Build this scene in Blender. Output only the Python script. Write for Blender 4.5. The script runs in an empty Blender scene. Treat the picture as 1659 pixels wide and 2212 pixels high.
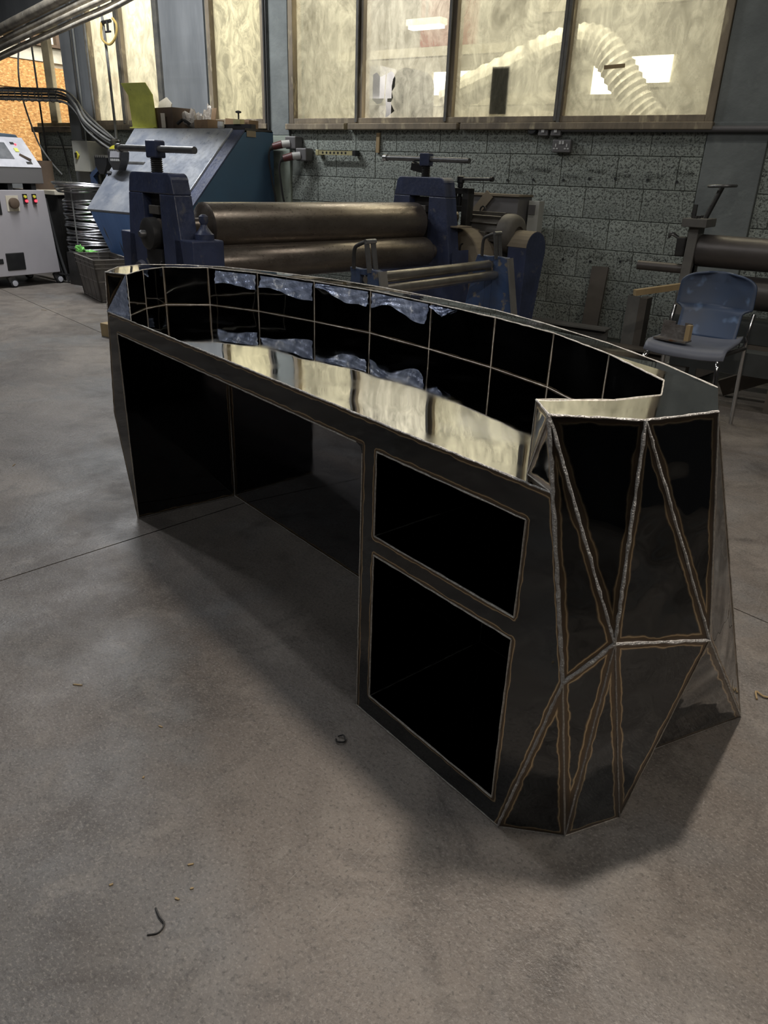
import bpy, bmesh, math, random
from mathutils import Vector, Matrix
from mathutils.geometry import tessellate_polygon
random.seed(7)
R = math.radians
SC = bpy.context.scene
COL = SC.collection

# ------------------------------------------------------------------ camera
cam_d = bpy.data.cameras.new('camera'); cam = bpy.data.objects.new('camera', cam_d); COL.objects.link(cam)
cam_d.sensor_fit = 'VERTICAL'; cam_d.sensor_height = 36.0; cam_d.lens = 36.0 * 1600.0 / 2212.0
cam_d.clip_start = 0.02; cam_d.clip_end = 80
_P, _RO, _TH, CAMH = R(24.579), R(2.074), R(56.12), 1.2
_f = Vector((0, math.cos(_P), -math.sin(_P))); _r = Vector((1, 0, 0)); _u = _r.cross(_f)
_r2 = math.cos(_RO) * _r + math.sin(_RO) * _u; _u2 = -math.sin(_RO) * _r + math.cos(_RO) * _u
_M = Matrix(((math.sin(_TH), -math.cos(_TH), 0), (math.cos(_TH), math.sin(_TH), 0), (0, 0, 1)))
_a, _b, _c = _M @ _r2, _M @ _u2, -(_M @ _f)
cam.matrix_world = Matrix(((_a.x, _b.x, _c.x, 0), (_a.y, _b.y, _c.y, 0), (_a.z, _b.z, _c.z, CAMH), (0, 0, 0, 1)))
SC.camera = cam

# ------------------------------------------------------------------ world, exposure
w = bpy.data.worlds.new('world'); SC.world = w; w.use_nodes = True
w.node_tree.nodes['Background'].inputs[0].default_value = (0.62, 0.72, 0.85, 1)
w.node_tree.nodes['Background'].inputs[1].default_value = 0.6
SC.view_settings.view_transform = 'Standard'; SC.view_settings.look = 'None'
SC.view_settings.exposure = 0.0; SC.view_settings.gamma = 1.0; SC.view_settings.use_curve_mapping = False
SC.cycles.max_bounces = 7; SC.cycles.diffuse_bounces = 3; SC.cycles.transparent_max_bounces = 8; SC.cycles.glossy_bounces = 5; SC.cycles.adaptive_threshold = 0.03
SC.cycles.sample_clamp_indirect = 4.0

def area(name, loc, size, power, col, rot=(0, 0, 0)):
    l = bpy.data.lights.new(name, 'AREA'); l.shape = 'RECTANGLE'; l.size, l.size_y = size
    l.energy = power; l.color = col
    o = bpy.data.objects.new(name, l); COL.objects.link(o); o.location = loc; o.rotation_euler = rot
    return o
# tubes of the ceiling battens in the workshop, the last an added fill (fixtures are built further down)
LAMPS = [((-0.28, 1.30, 2.1), (0.08, 0.13), 28, (1.0, 0.9, 0.79), 0.0),
         ((-1.95, 1.5, 3.3), (1.9, 0.08), 12, (0.97, 0.98, 1.0), R(-15.9)),
         ((-6.4, 4.5, 3.6), (1.5, 0.14), 120, (0.96, 0.98, 1.0), 0.0),
         ((-5.2, 1.9, 3.9), (1.5, 0.14), 42, (0.97, 0.98, 1.0), 0.0),
         ((-1.2, 4.6, 3.9), (1.5, 0.14), 16, (1.0, 0.95, 0.86), 0.0),
         ((1.7, 1.9, 3.4), (0.14, 1.2), 46, (1.0, 0.94, 0.86), 0.0),
         ((-2.2, -1.9, 3.9), (1.5, 0.14), 42, (0.93, 0.97, 1.0), 0.0)]  # unseen fill lamp, added to lift the shade in the kneehole
for i, (p, s, e, c, rz) in enumerate(LAMPS):
    area('batten_or_fill_light', p, s, e, c, (0, 0, rz))
# lights of the neighbouring hall behind the glass
for i, (p, s, e) in enumerate([((-7.6, 7.15, 4.1), (2.6, 0.9), 190), ((-3.6, 7.15, 4.1), (2.6, 0.9), 185),
                               ((-0.6, 7.15, 4.1), (2.0, 0.9), 110), ((-10.1, 7.2, 4.1), (1.2, 0.9), 120), ((-5.2, 7.0, 4.2), (5.0, 0.5), 120)]):
    area('hall_light', p, s, e, (1.0, 0.945, 0.84))

# ------------------------------------------------------------------ materials
MATS = {}
def mk(name, c1, c2=None, scale=6.0, rough=0.6, metal=0.0, bump=0.0, bscale=None, spots=None, sp_scale=60.0, sp_lo=0.55,
       sp_hi=0.62, rvar=0.0, emit=None, estr=0.0, rand=0.0, stretch=None, detail=4.0, spec=0.5, bdist=0.02):
    m = bpy.data.materials.new(name); m.use_nodes = True; MATS[name] = m
    nt = m.node_tree; N = nt.nodes; L = nt.links; b = N['Principled BSDF']
    b.inputs['Roughness'].default_value = rough; b.inputs['Metallic'].default_value = metal
    b.inputs['Base Color'].default_value = (*c1, 1); b.inputs['Specular IOR Level'].default_value = spec
    tc = N.new('ShaderNodeTexCoord'); src = tc.outputs['Object']
    if stretch:
        mp = N.new('ShaderNodeMapping'); mp.inputs['Scale'].default_value = stretch
        L.new(src, mp.inputs['Vector']); src = mp.outputs['Vector']
    col = None
    def mix(a, bb, fac):
        x = N.new('ShaderNodeMix'); x.data_type = 'RGBA'
        for s, v in ((x.inputs[6], a), (x.inputs[7], bb)):
            if hasattr(v, 'links'): L.new(v, s)
            else: s.default_value = (*v, 1)
        L.new(fac, x.inputs[0]); return x.outputs[2]
    def noise(sc, det=detail, ro=0.6):
        n = N.new('ShaderNodeTexNoise'); n.inputs['Scale'].default_value = sc; n.inputs['Detail'].default_value = det
        n.inputs['Roughness'].default_value = ro; L.new(src, n.inputs['Vector']); return n.outputs['Fac']
    def ramp(v, lo, hi):
        r = N.new('ShaderNodeMapRange'); r.inputs[1].default_value = lo; r.inputs[2].default_value = hi
        L.new(v, r.inputs[0]); return r.outputs[0]
    if c2 is not None:
        col = mix(c1, c2, ramp(noise(scale), 0.36, 0.66))
    if spots is not None:
        col = mix(col if col is not None else c1, spots, ramp(noise(sp_scale, 3.0, 0.55), sp_lo, sp_hi))
    if rand > 0:
        oi = N.new('ShaderNodeObjectInfo'); hs = N.new('ShaderNodeHueSaturation')
        r = N.new('ShaderNodeMapRange'); r.inputs[3].default_value = 1 - rand; r.inputs[4].default_value = 1 + rand
        L.new(oi.outputs['Random'], r.inputs[0]); L.new(r.outputs[0], hs.inputs['Value'])
        if col is not None: L.new(col, hs.inputs['Color'])
        else: hs.inputs['Color'].default_value = (*c1, 1)
        col = hs.outputs['Color']
    if col is not None: L.new(col, b.inputs['Base Color'])
    if rvar > 0:
        r = N.new('ShaderNodeMapRange'); r.inputs[3].default_value = max(0.02, rough - rvar); r.inputs[4].default_value = min(1, rough + rvar)
        L.new(ramp(noise((bscale or scale) * 1.7), 0.35, 0.65), r.inputs[0]); L.new(r.outputs[0], b.inputs['Roughness'])
    if bump > 0:
        bp = N.new('ShaderNodeBump'); bp.inputs['Strength'].default_value = bump; bp.inputs['Distance'].default_value = bdist
        L.new(noise(bscale or scale * 3), bp.inputs['Height']); L.new(bp.outputs[0], b.inputs['Normal'])
    if emit:
        b.inputs['Emission Color'].default_value = (*emit, 1); b.inputs['Emission Strength'].default_value = estr
    return m

mk('block', (0.34, 0.37, 0.33), (0.235, 0.26, 0.235), 2.6, 0.85, 0, 0.6, 60, spots=(0.10, 0.108, 0.097), sp_scale=75, sp_lo=0.5, sp_hi=0.6, rand=0.08)
mk('mortar', (0.16, 0.175, 0.155), (0.09, 0.10, 0.09), 7, 0.9)
mk('render_wall', (0.215, 0.235, 0.228), (0.14, 0.155, 0.153), 2.2, 0.8, 0, 0.25, 14, spots=(0.2, 0.22, 0.21), sp_scale=9, sp_lo=0.6, sp_hi=0.72)
mk('pier_green', (0.33, 0.37, 0.30), (0.22, 0.26, 0.23), 2.6, 0.75, 0, 0.15, 12, spots=(0.12, 0.14, 0.13), sp_scale=30, sp_lo=0.64, sp_hi=0.7)
mk('board_grey', (0.21, 0.22, 0.228), (0.145, 0.155, 0.163), 2.0, 0.65, 0, 0.1, 12, stretch=(2, 1, 0.4), spots=(0.2, 0.21, 0.22), sp_scale=5, sp_lo=0.6, sp_hi=0.75)
mk('dark_wall', (0.045, 0.046, 0.05), (0.03, 0.03, 0.033), 1.5, 0.9)
mk('ceiling', (0.05, 0.05, 0.052), (0.035, 0.035, 0.037), 1.5, 0.95)
mk('cream_wall', (0.57, 0.545, 0.47), (0.36, 0.345, 0.295), 0.9, 0.85)
mk('osb', (0.62, 0.34, 0.12), (0.34, 0.165, 0.05), 16, 0.75, 0, 0.3, 30, stretch=(1, 1.0, 2.2), spots=(0.78, 0.5, 0.22), sp_scale=22, sp_lo=0.56, sp_hi=0.64)
mk('white_paint', (0.62, 0.60, 0.52), (0.45, 0.43, 0.36), 4, 0.6)
mk('frame_wood', (0.27, 0.22, 0.15), (0.14, 0.115, 0.085), 5, 0.7, 0, 0.3, 25, stretch=(1, 1, 0.35), spots=(0.42, 0.36, 0.24), sp_scale=14, sp_lo=0.58, sp_hi=0.7)
mk('frame_cream', (0.5, 0.43, 0.27), (0.3, 0.25, 0.16), 4, 0.6, 0, 0.2, 18)
mk('frame_dark', (0.08, 0.08, 0.075), (0.15, 0.14, 0.12), 8, 0.6)
def concrete(name):
    m = bpy.data.materials.new(name); m.use_nodes = True; MATS[name] = m
    nt = m.node_tree; N = nt.nodes; L = nt.links; b = N['Principled BSDF']; tc = N.new('ShaderNodeTexCoord')
    def nz(sc, det=6, ro=0.6, dist=0.0, st=None):
        n = N.new('ShaderNodeTexNoise'); n.inputs['Scale'].default_value = sc; n.inputs['Detail'].default_value = det; n.inputs['Roughness'].default_value = ro; n.inputs['Distortion'].default_value = dist
        src = tc.outputs['Object']
        if st: mp = N.new('ShaderNodeMapping'); mp.inputs['Scale'].default_value = st; mp.inputs['Rotation'].default_value = (0, 0, 0.5); L.new(src, mp.inputs['Vector']); src = mp.outputs[0]
        L.new(src, n.inputs['Vector']); return n.outputs['Fac']
    def rm(v, lo, hi, a=0.0, c=1.0):
        r = N.new('ShaderNodeMapRange'); r.inputs[1].default_value = lo; r.inputs[2].default_value = hi; r.inputs[3].default_value = a; r.inputs[4].default_value = c; L.new(v, r.inputs[0]); return r.outputs[0]
    def mx(a, c, f, mode='MIX'):
        x = N.new('ShaderNodeMix'); x.data_type = 'RGBA'; x.blend_type = mode
        for s_, v in ((x.inputs[6], a), (x.inputs[7], c)):
            if hasattr(v, 'links'): L.new(v, s_)
            else: s_.default_value = (*v, 1)
        if hasattr(f, 'links'): L.new(f, x.inputs[0])
        else: x.inputs[0].default_value = f
        return x.outputs[2]
    c = mx((0.205, 0.177, 0.152), (0.098, 0.084, 0.074), rm(nz(0.9, 5, 0.62, 0.7), 0.38, 0.62))
    c = mx(c, (0.15, 0.151, 0.15), rm(nz(1.7, 4, 0.6, 0.5), 0.5, 0.66, 0, 0.7))
    c = mx(c, (0.07, 0.06, 0.053), rm(nz(3.6, 6, 0.72, 1.0), 0.5, 0.68, 0, 0.75))
    c = mx(c, (0.235, 0.212, 0.185), rm(nz(9, 6, 0.75, 0.6), 0.52, 0.72, 0, 0.6))
    c = mx(c, (0.30, 0.275, 0.245), rm(nz(150, 4, 0.7, 0.0, (1, 1.3, 1)), 0.52, 0.68, 0, 0.6))
    c = mx(c, (0.04, 0.036, 0.032), rm(nz(110, 4, 0.7), 0.52, 0.68, 0, 0.6))
    c = mx(c, (0.38, 0.36, 0.335), rm(nz(5, 2, 0.5, 3.0, (22, 0.7, 1)), 0.73, 0.77, 0, 0.35))
    L.new(c, b.inputs['Base Color'])
    L.new(rm(nz(5, 3), 0.35, 0.65, 0.4, 0.6), b.inputs['Roughness'])
    bp = N.new('ShaderNodeBump'); bp.inputs['Strength'].default_value = 0.5; bp.inputs['Distance'].default_value = 0.004
    L.new(nz(60, 4, 0.7), bp.inputs['Height']); L.new(bp.outputs[0], b.inputs['Normal'])
concrete('floor_concrete')
mk('joint_dark', (0.03, 0.028, 0.026), None, 5, 0.9)
mk('blue_dark', (0.04, 0.052, 0.105), (0.03, 0.037, 0.068), 5, 0.42, 0, 0.12, 30, spots=(0.10, 0.10, 0.11), sp_scale=13, sp_lo=0.62, sp_hi=0.74, rvar=0.1)
mk('blue_grey_dirty', (0.05, 0.055, 0.09), (0.07, 0.062, 0.05), 4, 0.55, 0, 0.12, 25)
mk('blue_mid', (0.035, 0.068, 0.155), (0.045, 0.06, 0.10), 7, 0.5, 0, 0.15, 25, spots=(0.17, 0.15, 0.12), sp_scale=15, sp_lo=0.6, sp_hi=0.68)
mk('hopper_side', (0.03, 0.078, 0.145), (0.03, 0.068, 0.125), 3, 0.55)
mk('hopper_slope', (0.30, 0.315, 0.345), (0.17, 0.19, 0.235), 3.5, 0.36, 0.15, 0.1, 12, spots=(0.33, 0.34, 0.36), sp_scale=6, sp_lo=0.56, sp_hi=0.72, rvar=0.12)
mk('hopper_blue', (0.13, 0.26, 0.56), (0.10, 0.21, 0.48), 3, 0.45, spots=(0.10, 0.11, 0.12), sp_scale=4, sp_lo=0.6, sp_hi=0.63, stretch=(3.2, 1, 0.25))
mk('roll_steel', (0.27, 0.235, 0.20), (0.155, 0.128, 0.106), 4, 0.32, 0.8, 0.05, 60, stretch=(1, 0.5, 1), spots=(0.26, 0.235, 0.205), sp_scale=50, sp_lo=0.62, sp_hi=0.8, rvar=0.05, bdist=0.004)
mk('roll_steel_thin', (0.42, 0.39, 0.34), (0.27, 0.245, 0.21), 9, 0.27, 0.85)
mk('roll_grey', (0.13, 0.115, 0.105), (0.095, 0.085, 0.08), 4, 0.42, 0.5, 0.06, 30)
mk('cast_dark', (0.05, 0.048, 0.046), (0.032, 0.031, 0.03), 8, 0.5, 0.4, 0.1, 30)
mk('dusty_tan', (0.20, 0.165, 0.115), (0.14, 0.115, 0.085), 3, 0.85)
mk('motor_grey', (0.12, 0.11, 0.095), (0.075, 0.068, 0.06), 6, 0.6, 0.2)
mk('cab_white', (0.40, 0.38, 0.40), (0.36, 0.34, 0.36), 2, 0.5)
mk('cab_grey', (0.13, 0.125, 0.125), None, 3, 0.55)
mk('cab_panel', (0.5, 0.5, 0.53), (0.38, 0.38, 0.42), 7, 0.4)
mk('screen', (0.09, 0.095, 0.105), (0.15, 0.155, 0.165), 12, 0.3)
mk('black', (0.012, 0.012, 0.013), (0.02, 0.02, 0.021), 8, 0.45)
mk('rubber', (0.02, 0.02, 0.021), None, 8, 0.8)
mk('crate_edge', (0.24, 0.22, 0.2), (0.15, 0.14, 0.125), 9, 0.5)
mk('crate_black', (0.085, 0.077, 0.07), (0.13, 0.118, 0.105), 9, 0.55)
mk('steel_bright', (0.5, 0.5, 0.5), (0.38, 0.38, 0.38), 12, 0.3, 0.9)
mk('steel_mid', (0.2, 0.2, 0.2), (0.13, 0.13, 0.13), 10, 0.4, 0.7)
mk('wire_steel', (0.62, 0.62, 0.64), (0.4, 0.4, 0.42), 30, 0.28, 0.95)
mk('cable_grey', (0.2, 0.2, 0.195), (0.13, 0.13, 0.125), 14, 0.6)
mk('cable_dark', (0.035, 0.035, 0.034), None, 14, 0.6)
mk('pipe_dirty', (0.42, 0.375, 0.30), (0.2, 0.18, 0.15), 7, 0.65, 0, 0.2, 20, spots=(0.42, 0.40, 0.35), sp_scale=16, sp_lo=0.62, sp_hi=0.7)
mk('hose_amber', (0.5, 0.36, 0.12), None, 5, 0.3)
mk('yellow_sheet', (0.66, 0.67, 0.15), (0.5, 0.52, 0.11), 6, 0.5, spots=(0.22, 0.23, 0.06), sp_scale=18, sp_lo=0.66, sp_hi=0.74)
mk('yellow_bright', (0.75, 0.68, 0.07), None, 6, 0.45)
mk('green_glove', (0.22, 0.62, 0.14), None, 6, 0.6)
mk('cardboard', (0.28, 0.185, 0.105), (0.2, 0.13, 0.075), 5, 0.85)
mk('cardboard_dark', (0.11, 0.075, 0.05), (0.075, 0.052, 0.037), 5, 0.85)
mk('paper', (0.6, 0.55, 0.45), (0.5, 0.45, 0.36), 9, 0.8)
mk('plastic_clear', (0.5, 0.46, 0.40), (0.3, 0.26, 0.22), 20, 0.25, 0, 0.5, 24)
mk('box_grey', (0.42, 0.42, 0.38), (0.36, 0.36, 0.33), 5, 0.5)
mk('socket_grey', (0.15, 0.145, 0.145), None, 5, 0.45, 0.3)
mk('socket_white', (0.5, 0.5, 0.49), None, 5, 0.4)
mk('plug_red', (0.11, 0.03, 0.028), (0.07, 0.022, 0.02), 8, 0.45)
mk('brass_bar', (0.5, 0.45, 0.24), (0.36, 0.32, 0.18), 12, 0.4, 0.3)
mk('wood', (0.34, 0.25, 0.13), (0.24, 0.17, 0.085), 6, 0.75, stretch=(1, 1, 0.2))
mk('beam_rust', (0.115, 0.098, 0.08), (0.08, 0.07, 0.06), 5, 0.7, 0.1)
mk('beam_grey', (0.16, 0.155, 0.14), (0.105, 0.10, 0.092), 5, 0.7)
mk('frame_green_dark', (0.03, 0.034, 0.033), (0.045, 0.05, 0.05), 5, 0.6)
mk('chair_blue', (0.045, 0.072, 0.135), (0.06, 0.075, 0.108), 3, 0.45, spots=(0.13, 0.2, 0.33), sp_scale=7, sp_lo=0.64, sp_hi=0.72)
mk('chair_grey', (0.135, 0.145, 0.175), (0.11, 0.12, 0.15), 5, 0.5)
mk('chrome', (0.55, 0.55, 0.55), None, 5, 0.15, 1.0)
mk('bracket_steel', (0.13, 0.115, 0.105), (0.2, 0.19, 0.18), 16, 0.45, 0.6, 0.2, 40, spots=(0.17, 0.09, 0.04), sp_scale=9, sp_lo=0.58, sp_hi=0.66)
mk('ink', (0.018, 0.02, 0.02), None, 5, 0.8)
mk('led_red', (0.8, 0.03, 0.03), None, 5, 0.4, emit=(1, 0.05, 0.08), estr=2.2)
mk('lamp_tube', (0.9, 0.9, 0.9), None, 5, 0.4, emit=(1, 0.95, 0.88), estr=6)
mk('day_window', (0.9, 0.9, 0.85), None, 5, 0.4, emit=(1.0, 0.96, 0.82), estr=7)
mk('duct_white', (0.7, 0.68, 0.6), (0.55, 0.53, 0.45), 12, 0.5)
mk('banner_red', (0.55, 0.12, 0.08), (0.45, 0.10, 0.07), 3, 0.7)
mk('hall_grey', (0.3, 0.28, 0.22), None, 3, 0.7)
mk('weld', (0.56, 0.55, 0.53), (0.36, 0.34, 0.32), 160, 0.4, 0.65, 0.9, 260, spots=(0.85, 0.84, 0.8), sp_scale=110, sp_lo=0.6, sp_hi=0.68, bdist=0.004)
mk('weld_fine', (0.6, 0.57, 0.52), (0.38, 0.35, 0.3), 160, 0.4, 0.55, 0.5, 300, bdist=0.002)

# polished steel with heat tint along its welded edges
def steel(name, wob=0.12, wscale=5.0, base=(0.088, 0.093, 0.097), rough=0.03, tint=True):
    m = bpy.data.materials.new(name); m.use_nodes = True; MATS[name] = m
    nt = m.node_tree; N = nt.nodes; L = nt.links; b = N['Principled BSDF']
    b.inputs['Metallic'].default_value = 1.0; b.inputs['Roughness'].default_value = rough
    tc = N.new('ShaderNodeTexCoord')
    n1 = N.new('ShaderNodeTexNoise'); n1.inputs['Scale'].default_value = wscale; n1.inputs['Detail'].default_value = 1.5
    L.new(tc.outputs['Object'], n1.inputs['Vector'])
    bp = N.new('ShaderNodeBump'); bp.inputs['Strength'].default_value = wob; bp.inputs['Distance'].default_value = 0.05
    L.new(n1.outputs['Fac'], bp.inputs['Height']); L.new(bp.outputs[0], b.inputs['Normal'])
    b.inputs['Base Color'].default_value = (*base, 1)
    n3 = N.new('ShaderNodeTexNoise'); n3.inputs['Scale'].default_value = 9; n3.inputs['Detail'].default_value = 5
    L.new(tc.outputs['Object'], n3.inputs['Vector'])
    rr = N.new('ShaderNodeMapRange'); rr.inputs[1].default_value = 0.45; rr.inputs[2].default_value = 0.75
    rr.inputs[3].default_value = rough; rr.inputs[4].default_value = rough + 0.09
    L.new(n3.outputs['Fac'], rr.inputs[0]); L.new(rr.outputs[0], b.inputs['Roughness'])
    if tint:
        mins = []
        for an in ('ed0', 'ed1'):
            a = N.new('ShaderNodeAttribute'); a.attribute_name = an
            s = N.new('ShaderNodeSeparateXYZ'); L.new(a.outputs['Vector'], s.inputs[0])
            mins += [s.outputs[0], s.outputs[1], s.outputs[2]]
        cur = mins[0]
        for q in mins[1:]:
            mm = N.new('ShaderNodeMath'); mm.operation = 'MINIMUM'; L.new(cur, mm.inputs[0]); L.new(q, mm.inputs[1]); cur = mm.outputs[0]
        n2 = N.new('ShaderNodeTexNoise'); n2.inputs['Scale'].default_value = 22; n2.inputs['Detail'].default_value = 2
        L.new(tc.outputs['Object'], n2.inputs['Vector'])
        jm = N.new('ShaderNodeMapRange'); jm.inputs[1].default_value = 0.3; jm.inputs[2].default_value = 0.7
        jm.inputs[3].default_value = 0.75; jm.inputs[4].default_value = 1.35; L.new(n2.outputs['Fac'], jm.inputs[0])
        dv = N.new('ShaderNodeMath'); dv.operation = 'DIVIDE'; L.new(cur, dv.inputs[0]); L.new(jm.outputs[0], dv.inputs[1])
        sc = N.new('ShaderNodeMath'); sc.operation = 'MULTIPLY'; L.new(dv.outputs[0], sc.inputs[0]); sc.inputs[1].default_value = 40.0
        cr = N.new('ShaderNodeValToRGB'); e = cr.color_ramp.elements
        stops = [(0.0, (0.24, 0.21, 0.18)), (0.12, (0.17, 0.14, 0.115)), (0.31, (0.19, 0.145, 0.10)), (0.35, (0.46, 0.35, 0.22)),
                 (0.39, (0.72, 0.58, 0.38)), (0.43, (0.3, 0.24, 0.17)), (0.5, base)]
        e[0].position, e[0].color = stops[0][0], (*stops[0][1], 1)
        e[1].position, e[1].color = stops[-1][0], (*stops[-1][1], 1)
        for p_, c_ in stops[1:-1]:
            x = cr.color_ramp.elements.new(p_); x.color = (*c_, 1)
        L.new(sc.outputs[0], cr.inputs['Fac']); L.new(cr.outputs['Color'], b.inputs['Base Color'])
        # the heat band is also duller than the mirror beside it
        mr = N.new('ShaderNodeMapRange'); mr.inputs[1].default_value = 0.3; mr.inputs[2].default_value = 0.5
        mr.inputs[3].default_value = 0.3; mr.inputs[4].default_value = 0.0; L.new(sc.outputs[0], mr.inputs[0])
        ad = N.new('ShaderNodeMath'); ad.operation = 'ADD'; L.new(mr.outputs[0], ad.inputs[0]); L.new(rr.outputs[0], ad.inputs[1])
        L.new(ad.outputs[0], b.inputs['Roughness'])
    return m
steel('mirror_facet', 0.3, 6.0)
steel('mirror_wall', 0.16, 5.0)
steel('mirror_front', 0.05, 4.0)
steel('mirror_back_lit', 0.04, 3.0, base=(0.25, 0.26, 0.285))  # same steel as the facets, paler base imitates brighter reflected floor light
steel('mirror_top_lit', 0.095, 2.3, base=(0.66, 0.655, 0.64), rough=0.02)  # same steel as the facets, base colour raised to brighten the window reflection
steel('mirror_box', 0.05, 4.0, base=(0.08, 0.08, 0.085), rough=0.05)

def glass(name, haze_lo, haze_hi, scale, tint, dirt, seed=0.0):
    m = bpy.data.materials.new(name); m.use_nodes = True; MATS[name] = m
    nt = m.node_tree; N = nt.nodes; L = nt.links; N.remove(N['Principled BSDF']); out = N['Material Output']
    tc = N.new('ShaderNodeTexCoord'); mp = N.new('ShaderNodeMapping'); mp.inputs['Scale'].default_value = (1.6, 1.0, 0.7)
    mp.inputs['Location'].default_value = (seed, seed, seed)
    L.new(tc.outputs['Object'], mp.inputs['Vector'])
    n = N.new('ShaderNodeTexNoise'); n.inputs['Scale'].default_value = scale; n.inputs['Detail'].default_value = 5; n.inputs['Roughness'].default_value = 0.65
    n.inputs['Distortion'].default_value = 1.2
    L.new(mp.outputs[0], n.inputs['Vector'])
    r = N.new('ShaderNodeMapRange'); r.inputs[1].default_value = 0.3; r.inputs[2].default_value = 0.72
    r.inputs[3].default_value = haze_lo; r.inputs[4].default_value = haze_hi; L.new(n.outputs['Fac'], r.inputs[0])
    t = N.new('ShaderNodeBsdfTransparent'); t.inputs['Color'].default_value = (*tint, 1)
    m2p = N.new('ShaderNodeMapping'); m2p.inputs['Scale'].default_value = (2.6, 1.0, 1.5); m2p.inputs['Location'].default_value = (seed, 0, seed); L.new(tc.outputs['Object'], m2p.inputs['Vector'])
    n2 = N.new('ShaderNodeTexNoise'); n2.inputs['Scale'].default_value = 2.5; n2.inputs['Detail'].default_value = 5; n2.inputs['Roughness'].default_value = 0.7; n2.inputs['Distortion'].default_value = 2.5; L.new(m2p.outputs[0], n2.inputs['Vector'])
    dm = N.new('ShaderNodeMix'); dm.data_type = 'RGBA'; dm.inputs[6].default_value = (*[q * 0.74 for q in dirt], 1); dm.inputs[7].default_value = (*[min(1, q * 1.12) for q in dirt], 1)
    r2 = N.new('ShaderNodeMapRange'); r2.inputs[1].default_value = 0.36; r2.inputs[2].default_value = 0.62; L.new(n2.outputs['Fac'], r2.inputs[0]); L.new(r2.outputs[0], dm.inputs[0])
    tr = N.new('ShaderNodeBsdfTranslucent'); L.new(dm.outputs[2], tr.inputs['Color'])
    df = N.new('ShaderNodeBsdfDiffuse'); L.new(dm.outputs[2], df.inputs['Color'])
    md = N.new('ShaderNodeMixShader'); md.inputs[0].default_value = 0.12; L.new(tr.outputs[0], md.inputs[1]); L.new(df.outputs[0], md.inputs[2])
    mx = N.new('ShaderNodeMixShader'); L.new(r.outputs[0], mx.inputs[0]); L.new(t.outputs[0], mx.inputs[1]); L.new(md.outputs[0], mx.inputs[2])
    gl = N.new('ShaderNodeBsdfGlossy'); gl.inputs['Roughness'].default_value = 0.1
    m2 = N.new('ShaderNodeMixShader'); m2.inputs[0].default_value = 0.04; L.new(mx.outputs[0], m2.inputs[1]); L.new(gl.outputs[0], m2.inputs[2])
    L.new(m2.outputs[0], out.inputs['Surface']); return m
glass('pane_dirty', 0.15, 0.72, 2.2, (0.84, 0.83, 0.75), (0.66, 0.645, 0.555), 0.0)
glass('pane_white', 0.45, 0.9, 2.0, (0.92, 0.9, 0.8), (0.85, 0.83, 0.72), 3.0)
glass('pane_frost', 0.92, 0.99, 6.0, (0.9, 0.86, 0.66), (0.74, 0.72, 0.60), 5.0)
mk('film_blue', (0.34, 0.40, 0.54), (0.15, 0.185, 0.29), 9, 0.14, 0.35, 1.0, 22, spots=(0.8, 0.86, 0.98), sp_scale=34, sp_lo=0.6, sp_hi=0.68, bdist=0.012)

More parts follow.
